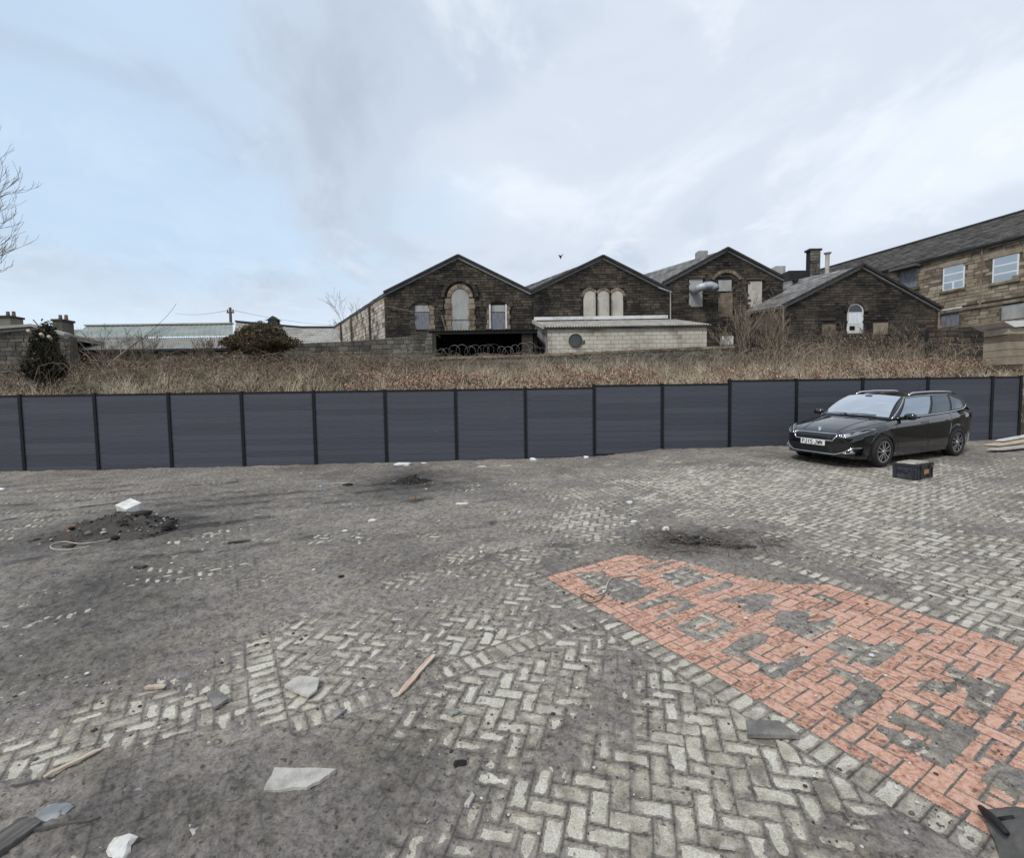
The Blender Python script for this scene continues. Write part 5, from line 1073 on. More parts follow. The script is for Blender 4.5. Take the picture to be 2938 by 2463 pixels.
nV = len(V); V2 = V+[(x, -y, z) for x, y, z in V]; F2 = F+[tuple(nV+i for i in f[::-1]) for f in F]
for e in (0, k-1):
    b0 = e*NP; F2.append(tuple([b0+j for j in range(NP)]+[nV+b0+j for j in range(NP-2, -1, -1)]))
F2 += [(i*NP, nV+i*NP, nV+(i+1)*NP, (i+1)*NP) for i in range(k-1)]
bm = bmesh.new(); bv = [bm.verts.new(v) for v in V2]
for f in F2:
    try: bm.faces.new([bv[i] for i in f])
    except ValueError: pass
bmesh.ops.remove_doubles(bm, verts=bm.verts, dist=1e-4); bmesh.ops.recalc_face_normals(bm, faces=bm.faces)
body_m = bpy.data.meshes.new('body'); bm.to_mesh(body_m); BV = BVHTree.FromBMesh(bm); bm.free(); body_m.materials.append(MATS['car_paint'])
for p_ in body_m.polygons: p_.use_smooth = True
body_m.set_sharp_from_angle(angle=math.radians(38)) if hasattr(body_m, 'set_sharp_from_angle') else None
body = ob('body', body_m, car)
def grid(name, rows, mat, parent=None, smooth=True, thick=.0, flip=False):
    nr_, nc_ = len(rows), len(rows[0]); V = [p for r in rows for p in r]; F = [(i*nc_+j, i*nc_+j+1, (i+1)*nc_+j+1, (i+1)*nc_+j) for i in range(nr_-1) for j in range(nc_-1)]
    return ob(name, me(name, V, F, mat, smooth), parent or car)
# greenhouse
def ws_base(s): return Vector((1.20-.24*s*s, .74*s, 1.005-.035*s*s))
def ws_top(s): return Vector((.36-.10*s*s, .575*s, 1.455-.045*s*s))
def ws(s, t): p = ws_base(s).lerp(ws_top(s), t); p.z += .045*math.sin(math.pi*t); p.x += .03*math.sin(math.pi*t); return p
SL = np.linspace(-1, 1, 15)
grid('screen_surround', [[ws(s, t) for s in SL] for t in np.linspace(-.03, 1.0, 8)], 'car_black')
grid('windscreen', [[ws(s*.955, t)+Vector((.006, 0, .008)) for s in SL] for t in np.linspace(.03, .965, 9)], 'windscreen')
def belt(u): x = .97+(-2.02-.97)*u; return Vector((x, I(u, [0, .15, .5, .8, 1], [.745, .79, .80, .77, .70]), I(u, [0, .3, .7, .9, 1], [.968, .985, 1.02, 1.055, 1.10])))
def rail(u): x = .26+(-2.00-.26)*u; return Vector((x, I(u, [0, .3, .7, 1], [.575, .605, .605, .57]), I(u, [0, .2, .45, .75, .92, 1], [1.408, 1.437, 1.445, 1.428, 1.395, 1.36])))
def side(u, v, sg=1, off=0.):
    p = belt(u).lerp(rail(u), v); p.y += .03*math.sin(math.pi*v)+off; p.y *= sg; return p
for sg in (1, -1): grid('side_frame', [[side(u, v, sg) for u in np.linspace(0, 1, 25)] for v in np.linspace(-.04, 1, 6)], 'car_black')
def roofp(u, s):
    a, b_ = side(u, 1, 1), side(u, 1, -1); p = b_.lerp(a, (s+1)/2); p.z += .042*(1-s*s); p.x += (.10*(1-s*s) if u < .02 else 0); return p
for sg in (1, -1): grid('pillar', [[ws(sg*1.0, t), ws(sg*1.0, t).lerp(side(0, t, sg), .5)+Vector((.01, .012*sg, .004)), side(0, t, sg), side(.03, t, sg, .004)] for t in np.linspace(0, 1, 9)], 'car_paint')
grid('roof', [[roofp(u, s)+Vector((0, 0, .004)) for s in SL] for u in np.linspace(0, 1, 21)], 'car_paint')
rows = [[Vector((I(t, [0, .5, 1], [-2.00, -2.14, -2.22]), s*I(t, [0, 1], [.57, .70]), I(t, [0, .5, 1], [1.36, 1.19, 1.02])+.03*(1-s*s))) for s in SL] for t in np.linspace(0, 1, 6)]
grid('tailgate_window', rows, 'side_glass')
for sg in (1, -1):                                        # tail corner between side frame and tailgate
    grid('rear_quarter', [[side(1, v, sg), rows[5-int(round(v*5))][14 if sg > 0 else 0]] for v in np.linspace(0, 1, 6)], 'car_paint')
    for (u0, u1, u0t, u1t, nm) in ((.075, .405, .03, .405, 'front_door_glass'), (.445, .70, .435, .70, 'rear_door_glass'), (.735, .93, .735, .955, 'quarter_glass')):
        rws = []
        for v in np.linspace(.07, .90, 6):
            a, b_ = u0+(u0t-u0)*v, u1+(u1t-u1)*v
            if nm == 'quarter_glass': b_ = u1-.02*v; 
            rws.append([side(u, v if nm != 'quarter_glass' else .10+.78*(v-.07)/.83*(1-.35*(u-u0)/(u1-u0)), sg, .006) for u in np.linspace(a, b_, 9)])
        grid(nm, rws, 'front_glass' if nm == 'front_door_glass' else 'side_glass')
    m = MB(); m.tube([side(u, .015, sg, .012) for u in np.linspace(.06, .93, 22)]+[side(.965, .12, sg, .012), side(.985, .25, sg, .012)], .013, 6); m.build('chrome_line', 'chrome', car, True)
    m = MB(); m.tube([side(u, .94, sg, .010) for u in np.linspace(.0, .75, 16)], .009, 6); m.tube([side(0, v, sg, .012) for v in np.linspace(0, .98, 8)], .010, 6); m.build('window_trim', 'chrome', car, True)
    m = MB(); m.tube([side(.10, 1, sg)+Vector((0, -.03*sg, .01))]+[side(u, 1, sg)+Vector((0, -.035*sg, .05)) for u in np.linspace(.16, .82, 14)]+[side(.93, 1, sg)+Vector((0, -.03*sg, .01))], .017, 6); m.build('roof_rail', 'chrome', car, True)
    # mirror
    mr_ = blob_mesh('mirror', (.17, .24, .16), 'car_paint', 5, .05); mo = ob('mirror', mr_, car, (.72, .98*sg, 1.02)); m = MB(); m.bar((.74, .78*sg, .97), (.73, .94*sg, 1.0), .07, .04); m.build('mirror_arm', 'car_black', mo).location = (-.72, -.98*sg, -1.02)
    # door seams, sill strip and handles, projected on the flank
    def flank(x, z):
        h = BV.ray_cast(Vector((x, 2*sg, z)), Vector((0, -sg, 0))); return h[0] if h[0] else Vector((x, .9*sg, z))
    for (x0, z0, x1, z1) in ((.93, .30, 1.0, .93), (-.16, .28, -.12, .98), (-.98, .60, -1.06, 1.0)):
        m = MB(); m.tube([flank(x0+(x1-x0)*t, z0+(z1-z0)*t) for t in np.linspace(0, 1, 9)], .005, 4); m.build('door_seam', 'plate_black', car)
    m = MB(); m.tube([flank(x, .30+.02*(x < -.4)) for x in np.linspace(-.9, 1.0, 14)], .014, 5); m.build('sill_moulding', 'car_black', car)
    m = MB(); m.tube([flank(x, .80+.02*(0-x)) for x in np.linspace(-1.0, .95, 16)], .007, 4); m.build('swage_line', 'car_paint', car)
    for x in (.02, -.92):
        m = MB(); p = flank(x, .86); m.bar(p+Vector((-.09, .018*sg, 0)), p+Vector((.09, .018*sg, 0)), .025, .03); m.build('door_handle', 'chrome', car)
    # wheels
    for xa in (AXF, AXR):
        t_w = .215; yw = .80*sg; R_ = .325
        wh = MB(); prof = [(.215, -.09), (.235, -.108), (.27, -.112), (.305, -.10), (.322, -.07), (R_, -.03), (R_, .03), (.322, .07), (.305, .10), (.27, .112), (.235, .108), (.215, .09)]; ns = 36; P = []
        for k_ in range(ns):
            a = 2*math.pi*k_/ns
            for (r, y) in prof: P.append((r*math.cos(a), y, r*math.sin(a)))
        m_ = len(prof); wh.add(P, [(i*m_+j, i*m_+(j+1) % m_, ((i+1) % ns)*m_+(j+1) % m_, ((i+1) % ns)*m_+j) for i in range(ns) for j in range(m_)])
        wo = wh.build('wheel', 'tyre', car, True, (xa, yw, .325))
        m = MB(); yo = .075*sg
        m.prism([(.225*math.cos(2*math.pi*q/32), yo-.05*sg, .225*math.sin(2*math.pi*q/32)) for q in range(32)], (0, .01*sg, 0)); m.build('rim_well', 'alloy_dark', wo)
        m = MB()
        for q in range(32):
            s0, s1 = 2*math.pi*q/32, 2*math.pi*(q+1)/32; m.prism([(r*math.cos(t), yo, r*math.sin(t)) for r, t in ((.205, s0), (.232, s0), (.232, s1), (.205, s1))], (0, .022*sg, 0))
        m.build('rim', 'alloy', wo)
        for q in range(5):
            for dq in (-.17, .17):
                a = 2*math.pi*q/5+.3; m = MB(); m.bar((.035*math.cos(a+dq*2), yo+.012*sg, .035*math.sin(a+dq*2)), (.212*math.cos(a+dq*1.35), yo+.008*sg, .212*math.sin(a+dq*1.35)), .022, .020, up=Vector((0, 1, 0))); m.build('spoke', 'alloy', wo)
        m = MB(); m.tube([(0, yo, 0), (0, yo+.03*sg, 0)], .038, 14); m.build('hub', 'alloy', wo)
        m = MB(); m.box((xa, .60*sg, .43), (.74, .50, .52)); m.build('wheel_well', 'plate_black', car)
# inner floor blocks the view through
m = MB(); m.box((0, 0, .30), (3.9, 1.30, .22)); m.build('underbody', 'plate_black', car)
m = MB(); m.box((-.35, 0, 1.0), (2.2, 1.1, .12)); m.build('interior', 'plate_black', car)
# nose details wrapped on the body
def nose(y, z, off=.006, d=Vector((-1, 0, 0))):
    h = BV.ray_cast(Vector((4, y, z)), d); return (h[0]+Vector((off, 0, 0))) if h[0] else Vector((2.28, y, z))
def decal(name, poly, mat, off=.006, parent=None, thick=.0, nsub=6):
    """polygon in (y,z) seen from the front, draped over the nose"""
    cy = sum(p[0] for p in poly)/len(poly); cz = sum(p[1] for p in poly)/len(poly); V = []; F = []; rings = 5; n_ = len(poly)*nsub; edge = []
    for i in range(len(poly)):
        a, b_ = poly[i], poly[(i+1) % len(poly)]
        for k_ in range(nsub): t = k_/nsub; edge.append((a[0]+(b_[0]-a[0])*t, a[1]+(b_[1]-a[1])*t))
    V.append(nose(cy, cz, off))
    for r in range(1, rings+1): V += [nose(cy+(p[0]-cy)*r/rings, cz+(p[1]-cz)*r/rings, off) for p in edge]
    for i in range(n_): F.append((0, 1+i, 1+(i+1) % n_))
    for r in range(rings-1):
        for i in range(n_): a, b_ = 1+r*n_+i, 1+r*n_+(i+1) % n_; F.append((a, a+n_, b_+n_, b_))
    return ob(name, me(name, V, F, mat, True), parent or car)
def edge_tube(name, pts, r, mat, off=.008, closed=False, parent=None):
    P = []; pts = pts+([pts[0]] if closed else [])
    for i in range(len(pts)-1):
        for k_ in range(6): t = k_/6; P.append(nose(pts[i][0]+(pts[i+1][0]-pts[i][0])*t, pts[i][1]+(pts[i+1][1]-pts[i][1])*t, off))
    P.append(nose(*pts[-1], off)); m = MB(); m.tube(P, r, 6); return m.build(name, mat, parent or car, True)
hexg = [(-.47, .665), (-.40, .56), (.40, .56), (.47, .665), (.43, .695), (-.43, .695)]
gr = decal('grille', hexg, 'plate_black', .008); edge_tube('grille_surround', hexg, .011, 'chrome', .016, True, gr)
for z in (.60, .635): edge_tube('grille_bar', [(-.40, z), (.40, z)], .008, 'car_black', .014, False, gr)
lo_ = [(-.56, .46), (-.48, .30), (.48, .30), (.56, .46)]; li = decal('lower_intake', lo_, 'plate_black', .006); edge_tube('lower_strip', [(-.72, .43), (-.60, .34), (-.46, .285), (.46, .285), (.60, .34), (.72, .43)], .009, 'chrome', .012)
for z in (.335, .375, .415): edge_tube('intake_bar', [(-.46, z), (.46, z)], .006, 'car_black', .012, False, li)
for sg in (1, -1):
    hl = [(.50*sg, .665), (.60*sg, .655), (.72*sg, .70), (.845*sg, .80), (.80*sg, .815), (.66*sg, .765), (.56*sg, .705)]
    h = decal('headlight', hl, 'car_black', .008); edge_tube('headlight_trim', hl, .006, 'chrome', .014, True, h)
    decal('lamp', [(.57*sg, .675), (.64*sg, .68), (.67*sg, .72), (.61*sg, .715)], 'lamp_clear', .014, h, nsub=3); decal('lamp', [(.68*sg, .705), (.74*sg, .735), (.765*sg, .775), (.70*sg, .75)], 'lamp_clear', .014, h, nsub=3)
    edge_tube('daylight_strip', [(.51*sg, .655), (.62*sg, .648), (.73*sg, .695), (.82*sg, .76)], .007, 'lamp_clear', .014, False, h)
    fg = [(.58*sg, .31), (.74*sg, .33), (.80*sg, .43), (.69*sg, .425)]; fo = decal('fog_light_recess', fg, 'car_black', .007); edge_tube('fog_trim', fg[:1]+fg[3:]+fg[2:3], .007, 'chrome', .013, False, fo); edge_tube('fog_trim', fg[:2], .008, 'chrome', .013, False, fo)
    m = MB(); p = nose(.70*sg, .365, .012); m.tube([p, p+Vector((.012, .003*sg, 0))], .035, 14); m.build('fog_light', 'lamp_clear', fo)
    tl_ = [Vector((x, sg*(Wd(x)+.006), z)) for x, z in ((-2.02, .98), (-2.20, .97), (-2.21, .82), (-2.05, .86))]; m = MB(); m.prism(tl_, (0, .012*sg, 0)); m.build('tail_light', 'lamp_red', car)
# bonnet emblem: a small upright chrome beast
em = [(0, 0), (.012, .004), (.016, .014), (.012, .02), (.02, .028), (.018, .042), (.028, .05), (.022, .056), (.012, .05), (.004, .06), (-.008, .062), (-.012, .052), (-.006, .044), (-.016, .036), (-.024, .04), (-.026, .032), (-.016, .024), (-.018, .012), (-.012, .002)]
m = MB(); pz = .745; pe = nose(0, pz, .004); m.prism([(pe.x+.004-.35*z*1.4, -y*1.4, pz-.02+z*1.4) for y, z in em], (.012, 0, .006)); m.build('emblem', 'chrome', car)
# number plate
pl = nose(0, .50, .03); m = MB(); m.box((pl.x, 0, .505), (.012, .53, .115)); pt_ = m.build('number_plate', 'plate_white', car)
GLY = {'P': [((0, 0), (0, 1)), ((0, 1), (.85, 1)), ((.85, 1), (.85, .5)), ((.85, .5), (0, .5))], 'J': [((.8, 1), (.8, .12)), ((.8, 0), (.1, 0)), ((0, 0), (0, .3)), ((.45, 1), (.9, 1))], '1': [((.5, 0), (.5, 1)), ((.5, .98), (.2, .8))],
       '5': [((.85, 1), (.05, 1)), ((0, 1), (0, .55)), ((0, .55), (.85, .55)), ((.85, .55), (.85, 0)), ((.85, 0), (0, 0))], 'W': [((0, 1), (.22, 0)), ((.22, 0), (.5, .75)), ((.5, .75), (.78, 0)), ((.78, 0), (1, 1))], 'N': [((0, 0), (0, 1)), ((0, 1), (.85, 0)), ((.85, 0), (.85, 1))]}
cy = -.228                                     # strokes of the registration, read from the front
for chq in 'PJ15 JWN':
    if chq == ' ': cy += .033; continue
    lm = MB()
    for (a, b_) in GLY[chq]:
        lm.bar((pl.x+.008, cy+a[0]*.046, .4655+a[1]*.079), (pl.x+.008, cy+b_[0]*.046, .4655+b_[1]*.079), .013, .004, up=Vector((1, 0, 0)))
    cy += .061; lm.build('letter', 'plate_black', pt_)
# bonnet shut lines and wipers
def top(x, y):
    h = BV.ray_cast(Vector((x, y, 3)), Vector((0, 0, -1))); return h[0]+Vector((0, 0, .002)) if h[0] else Vector((x, y, 1))
for sg in (1, -1):
    m = MB(); m.tube([top(1.02+(2.12-1.02)*t, sg*(.77-.20*t*t)) for t in np.linspace(0, 1, 12)], .004, 4); m.build('bonnet_seam', 'plate_black', car)
    m = MB(); m.tube([top(1.1+(2.1-1.1)*t, sg*(.5-.13*t))+Vector((0, 0, -.004)) for t in np.linspace(0, 1, 10)], .012, 5); m.build('bonnet_crease', 'car_paint', car)
for (s0, s1) in ((-.75, -.05), (-.1, .7)): m = MB(); m.tube([ws(s0, .02)+Vector((.02, 0, .03)), ws((s0+s1)/2, .05)+Vector((.02, 0, .03)), ws(s1, .045)+Vector((.02, 0, .03))], .010, 5); m.build('wiper', 'car_black', car)
m = MB(); p = roofp(.72, 0); m.tube([p+Vector((0, 0, 0)), p+Vector((-.12, 0, .13))], [.012, .004], 6); m.build('aerial', 'car_black', car)
m = MB(); p = ws(0, .86)+Vector((-.02, 0, .012)); m.box(p, (.06, .13, .03)); m.build('rear_view_mirror', 'car_black', car)

# ================================================================ TOOLBOX
flat('tool_black', (.018, .02, .026), .55); pm('tool_lid', [(.20, .18, .15), (.38, .35, .30), (.52, .49, .43)], scale=7, rough=.85); flat('tool_orange', (.45, .20, .08), .6); pm('tool_side', [(.012, .014, .02), (.03, .034, .045), (.09, .09, .09)], scale=6, rough=.6)
A_, B_, C_ = G(1841, 984), G(1879, 987), G(1915, 978); dl = (C_-B_); dl.z = 0; dl.normalize(); tl = .60; tw = .38; cen = B_+dl*tl/2+Vector((-dl.y, dl.x, 0))*tw/2
tb = thing('toolbox', 'dusty black plastic toolbox with orange label on the paving beside the car', 'toolbox', (cen.x, cen.y, float(g(cen.x, cen.y))), math.atan2(dl.y, dl.x))
m = MB(); m.box((0, 0, .115), (tl, tw, .23), taper=1.03); m.build('case', 'tool_side', tb)
for x in (-.27, -.15, .15, .27): m = MB(); m.box((x, -tw/2-.012, .12), (.035, .025, .22)); m.build('rib', 'tool_black', tb)
for y in (-.14, .14): m = MB(); m.box((-tl/2-.012, y, .12), (.025, .035, .22)); m.build('rib', 'tool_black', tb)
m = MB(); m.box((0, 0, .262), (tl+.04, tw+.04, .05)); ld = m.build('lid', 'tool_black', tb); m = MB(); m.box((0, 0, .297), (tl-.06, tw-.08, .02), taper=.95); m.build('dusty_top', 'tool_lid', ld)
for x in (-.2, -.1, 0, .1, .2): m = MB(); m.box((x, 0, .31), (.03, tw-.12, .012)); m.build('lid_rib', 'tool_lid', ld)
for x in (-.17, .17): m = MB(); m.box((x, -tw/2-.03, .25), (.06, .02, .09)); m.build('latch', 'tool_black', tb)
m = MB(); m.box((.06, -tw/2-.014, .13), (.2, .01, .08)); m.build('label', 'tool_orange', tb)
m = MB(); m.tube([(-tl/2-.02, -.09, .18), (-tl/2-.06, -.07, .18), (-tl/2-.06, .07, .18), (-tl/2-.02, .09, .18)], .014, 6); m.build('handle', 'tool_black', tb)

# ================================================================ LOOSE THINGS ON THE YARD
def gnd(u, v, dz=0): p = G(u, v); return Vector((p.x, p.y, p.z+dz))
def sheet(name, label, cat, pix, th, mat, dz=.012, tilt=0., group=None, seed=0):
    """flat broken piece whose outline is given by its corners on the ground"""
    R = random.Random(seed); P = [gnd(*q) for q in pix]; c = sum(P, Vector())/len(P); 
    pol = []
    for i in range(len(P)):
        a, b_ = P[i], P[(i+1) % len(P)]; pol.append(a-c)
        for t in (.33, .66): q = a.lerp(b_, t); pol.append(q-c+Vector((R.uniform(-.006, .006), R.uniform(-.006, .006), 0)))
    if area([(p.x, p.y) for p in pol]) < 0: pol = pol[::-1]
    n_ = len(pol); bm = bmesh.new(); lo = [bm.verts.new((p.x, p.y, p.z)) for p in pol]; hi = [bm.verts.new((p.x*.985, p.y*.985, p.z+th+R.uniform(-.002, .002)+tilt*p.y)) for p in pol]
    bm.faces.new(hi); bm.faces.new(lo[::-1])
    for i in range(n_): bm.faces.new((lo[i], lo[(i+1) % n_], hi[(i+1) % n_], hi[i]))
    bmesh.ops.triangulate(bm, faces=[f for f in bm.faces if len(f.verts) > 4]); m_ = bpy.data.meshes.new(name); bm.to_mesh(m_); bm.free(); m_.materials.append(MATS[mat])
    return tag(ob(name, m_, None, c+Vector((0, 0, dz))), label, cat, group)
sheet('slate_piece', 'large pale broken slate with scratched face lying in the mud at lower left', 'slate', [(540, 1633), (563, 1588), (690, 1591), (668, 1606), (630, 1628)], .02, 'slate_pale', .015, .05, seed=1)
sheet('slate_piece', 'pale wavy-edged slate beside the soldier course left of the splintered plank', 'slate', [(583, 1416), (612, 1399), (656, 1402), (650, 1425), (632, 1439), (612, 1430)], .02, 'slate_pale', .018, .06, seed=2)
sheet('slate_piece', 'square grey slate tile near the left bare paving', 'slate', [(424, 1433), (447, 1423), (470, 1442), (440, 1462)], .018, 'slate', .015, seed=3)
sheet('slate_piece', 'small triangular grey slate on the soldier course', 'slate', [(678, 1462), (713, 1463), (686, 1481)], .014, 'slate', .012, seed=4)
sheet('slate_piece', 'wet blue-grey slate shard by the dark board at the bottom left', 'slate', [(70, 1685), (100, 1662), (138, 1658), (154, 1664), (130, 1686), (95, 1697)], .014, 'slate_wet', .014, seed=5)
sheet('slate_piece', 'narrow pointed pale slate shard below the left plank', 'slate', [(272, 1632), (316, 1605), (290, 1630)], .012, 'slate_wet', .012, seed=6)
sheet('slate_piece', 'small dark slate shard left of the pointed shard', 'slate', [(240, 1627), (262, 1616), (272, 1620), (256, 1632)], .012, 'slate', .01, seed=7)
sheet('slate_piece', 'small triangular slate at the bottom left of the large slate', 'slate', [(384, 1703), (408, 1708), (396, 1725)], .014, 'slate_pale', .012, seed=8)
sheet('slate_piece', 'grey worn slate lying across the edge course of the red panel', 'slate', [(1530, 1490), (1600, 1490), (1640, 1522), (1532, 1519)], .022, 'slate', .014, .0, seed=9)
sheet('slate_piece', 'tiny grey slate chip in the herringbone left of centre', 'slate', [(912, 1465), (928, 1460), (944, 1466), (926, 1475)], .012, 'slate', .012, seed=10)
sheet('slate_piece', 'small upright pale slate chip at bottom centre', 'slate', [(952, 1660), (968, 1633), (974, 1640), (962, 1664)], .014, 'slate_pale', .012, seed=11)
sheet('slate_piece', 'pale triangular chip on the paving at bottom right of centre', 'slate', [(1475, 1748), (1488, 1733), (1508, 1752)], .012, 'slate_pale', .012, seed=12)
def plank(name, label, a, b_, w_, th, mat, seed, z1=.03, z2=.03, cat='timber'):
    R = random.Random(seed); A_, B_ = gnd(*a, z1), gnd(*b_, z2); d = (B_-A_); ln = d.length; x_ = d.normalized(); y_ = Vector((0, 0, 1)).cross(x_).normalized(); z_ = x_.cross(y_)
    prof = []; k_ = 9; V = []; F = []
    for i in range(k_):
        t = i/(k_-1); ww = w_*(1 if .08 < t < .9 else .55+R.uniform(-.1, .3))*(1+R.uniform(-.08, .08)); o_ = R.uniform(-.004, .004)
        for sy, sz in ((-1, -1), (1, -1), (1, 1), (-1, 1)): V.append(x_*(ln*(t-.5))+y_*(sy*ww/2+o_)+z_*(sz*th/2*(1 if .05 < t < .95 else .5)))
    for i in range(k_-1):
        for j in range(4): F.append((i*4+j, i*4+(j+1) % 4, (i+1)*4+(j+1) % 4, (i+1)*4+j))
    F += [(3, 2, 1, 0), tuple((k_-1)*4+j for j in range(4))]
    R3 = Matrix((x_, y_, z_)).transposed(); o = ob(name, me(name, [R3.transposed() @ v for v in V], F, mat)); o.matrix_world = Matrix.Translation((A_+B_)/2) @ R3.to_4x4(); return tag(o, label, cat)
plank('timber_offcut', 'splintered pale wooden plank with red streaks in the middle of the yard', (818, 1432), (890, 1355), .036, .014, 'timber_red', 1, .02, .045)
plank('timber_offcut', 'long thin wooden batten lying at the left foreground', (90, 1605), (208, 1547), .024, .012, 'timber', 2)
plank('timber_offcut', 'short pale stick left of the square slate tile', (298, 1419), (339, 1417), .03, .018, 'timber', 3)
plank('timber_offcut', 'dark weathered board poking in at the bottom left corner', (-40, 1775), (70, 1695), .13, .03, 'timber_dark', 4)
plank('timber_offcut', 'thin dark stick beside the dark board at bottom left', (60, 1718), (205, 1690), .012, .012, 'timber_dark', 5)
plank('timber_offcut', 'small dark piece of wood near the patch of bare paving below the soil heap', (466, 1118), (512, 1112), .05, .02, 'timber_dark', 6)
plank('timber_offcut', 'tiny thin dark splinter on the mud left of the wet slate shard', (20, 1625), (80, 1612), .008, .008, 'timber_dark', 7)
plank('timber_offcut', 'small dark block of wood below the soil heap at left', (275, 1168), (300, 1166), .06, .03, 'timber_dark', 8)
for k, (a, b_, w_, lab) in enumerate((((2032, 918), (2125, 905), .34, 'pale flat board lying on the ground behind the car nearest the fence end'), ((2030, 930), (2125, 921), .26, 'grey dusty board lying nearest the viewer behind the car'), ((2048, 913), (2125, 899), .2, 'thin white board lying against the foot of the fence at right'))):
    plank('loose_board', lab, a, b_, w_, .03, ['timber', 'slate_pale', 'white_stone'][k], 20+k, .05+.03*k, .06+.03*k, 'board')
def lump(name, label, cat, u, v, size, mat, seed, dz=0., rot=0., group=None, rough=.25, flat=False):
    p = gnd(u, v); o = ob(name, blob_mesh(name, size, mat, seed, rough, 2, flat), None, (p.x, p.y, p.z+size[2]*.32+dz), rot); return tag(o, label, cat, group)
lump('stone', 'chunky white stone at the bottom edge below the pointed slate shard', 'stone', 250, 1746, (.115, .085, .075), 'white_block', 1, dz=-.012, flat=True, rough=.4)
lump('litter', 'crumpled white and pale blue plastic bag against the fence foot', 'litter', 828, 957, (.42, .25, .12), 'plastic_white', 2, rough=.5)
lump('litter', 'small white scrap of paper right of the plastic bag', 'litter', 870, 951, (.16, .1, .04), 'plastic_white', 3, rough=.5)
lump('litter', 'white crumpled paper at the fence foot under the eighth panel', 'litter', 1093, 946, (.2, .14, .1), 'plastic_white', 4, rough=.5)
lump('litter', 'small white ball of paper at the step in the fence', 'litter', 1202, 941, (.16, .12, .09), 'plastic_white', 5, rough=.4)
lump('litter', 'torn white scrap in the middle of the mud below the second soil heap', 'litter', 950, 1035, (.22, .1, .035), 'white_stone', 6, rough=.5)
lump('litter', 'white and blue packet at the far left edge', 'litter', 3, 1006, (.28, .12, .06), 'plastic_white', 7, rough=.4)
lump('stone', 'white stone on the mud, left of two', 'stone', 764, 1071, (.14, .1, .06), 'white_stone', 8)
lump('stone', 'flat oval white pebble below the pair of white scraps', 'stone', 708, 1091, (.1, .07, .035), 'white_stone', 9)
lump('stone', 'white pebble beside the dark tangle above the red panel', 'stone', 1365, 1090, (.1, .08, .08), 'white_stone', 10)
lump('stone', 'white stone right of centre, farthest of the white stones', 'stone', 1291, 1034, (.1, .08, .06), 'white_stone', 11)
lump('stone', 'small white stone between the bare patch and the dark tangle', 'stone', 1300, 1073, (.1, .08, .05), 'white_stone', 12)
lump('stone', 'tiny white pebble right beside the oval pebble', 'stone', 738, 1117, (.06, .05, .03), 'white_stone', 13)
lump('stone', 'small dark clod with white chip in the mud at lower centre', 'stone', 945, 1573, (.08, .05, .04), 'soil', 14)
lump('stone', 'dark round clod on the open mud left of the red panel', 'stone', 701, 1187, (.07, .06, .045), 'soil', 15)
lump('stone', 'small brown block standing on the mud below the second heap', 'stone', 848, 1027, (.1, .08, .09), 'brown_stone', 16)
lump('stone', 'tiny bright white chip on the left bare paving', 'stone', 327, 1496, (.02, .015, .02), 'white_stone', 17)
for k, (u, v, s_) in enumerate(((905, 960, .2), (990, 958, .24), (1040, 957, .3), (1440, 985, .1), (735, 1073, .12), (600, 1030, .08), (1335, 1085, .07), (875, 1005, .06), (690, 1006, .1), (430, 1115, .08))):
    lump('litter', 'pale flat scrap of rubbish on the mud, one of a scatter across the far yard', 'litter', u, v, (s_, s_*.5, .03), 'white_stone' if k % 2 else 'board_cream', 40+k, group='pale scraps across the far yard', rough=.5)
def soil_heap(label, u, v, rx, ry, h, seed, nrub):
    c = gnd(u, v); t = thing('soil_heap', label, 'heap', (c.x, c.y, 0)); n_ = 46; X, Y = np.meshgrid(np.linspace(-1.25, 1.25, n_), np.linspace(-1.25, 1.25, n_)); rr_ = np.sqrt(X**2+Y**2)*(1+.35*(fbm(X*1.3+seed, Y*1.3, 3, seed)-.5)*2)
    z = h*np.clip(1-rr_**1.3, -.12, 1)+h*1.0*(fbm(X*3+seed, Y*3, 4, seed+3)-.5)*np.clip(1.2-rr_, 0, 1)+h*.5*(fbm(X*14, Y*14, 2, seed+4)-.5)*np.clip(1.2-rr_, 0, 1)
    wx, wy = X*rx, Y*ry; gz_ = g(c.x+wx, c.y+wy); i_ = np.arange(n_*n_).reshape(n_, n_)
    ob('soil', fast_mesh('soil', np.stack([wx, wy, gz_+z-.004], -1).reshape(-1, 3), np.stack([i_[:-1, :-1], i_[:-1, 1:], i_[1:, 1:], i_[1:, :-1]], -1).reshape(-1, 4), 'soil', True), t)
    def fn(r, n):
        a = r.uniform(0, 6.28, n); q = np.sqrt(r.uniform(0, 1, n))*1.25; ix, iy = q*np.cos(a), q*np.sin(a); jx, jy = np.clip(((ix+1.25)/2.5*(n_-1)).astype(int), 0, n_-1), np.clip(((iy+1.25)/2.5*(n_-1)).astype(int), 0, n_-1); zz = np.maximum((gz_+z)[jy, jx], gz_[jy, jx]); return np.stack([ix*rx, iy*ry, zz+.003], -1), .017*np.exp(r.normal(0, .75, n))*(h/.2)**.35
    o = scatter('rubble', nrub, None, fn, 'rubble', seed+9); o.parent = t; tag(o, kind='stuff'); return t, c
hp, hc = soil_heap('broad dark soil heap with rubble and a white block on top at left', 232, 1092, .85, .62, .25, 3, 1100)
soil_heap('small dark soil heap in front of the fence below the plastic bag', 846, 990, .46, .34, .14, 4, 260)
soil_heap('low flat patch of black soil and wire just beyond the red panel', 1420, 1113, .5, .30, .05, 5, 420)
soil_heap('small dark smear of soil right of the black soil patch', 1515, 1125, .26, .12, .04, 6, 60)
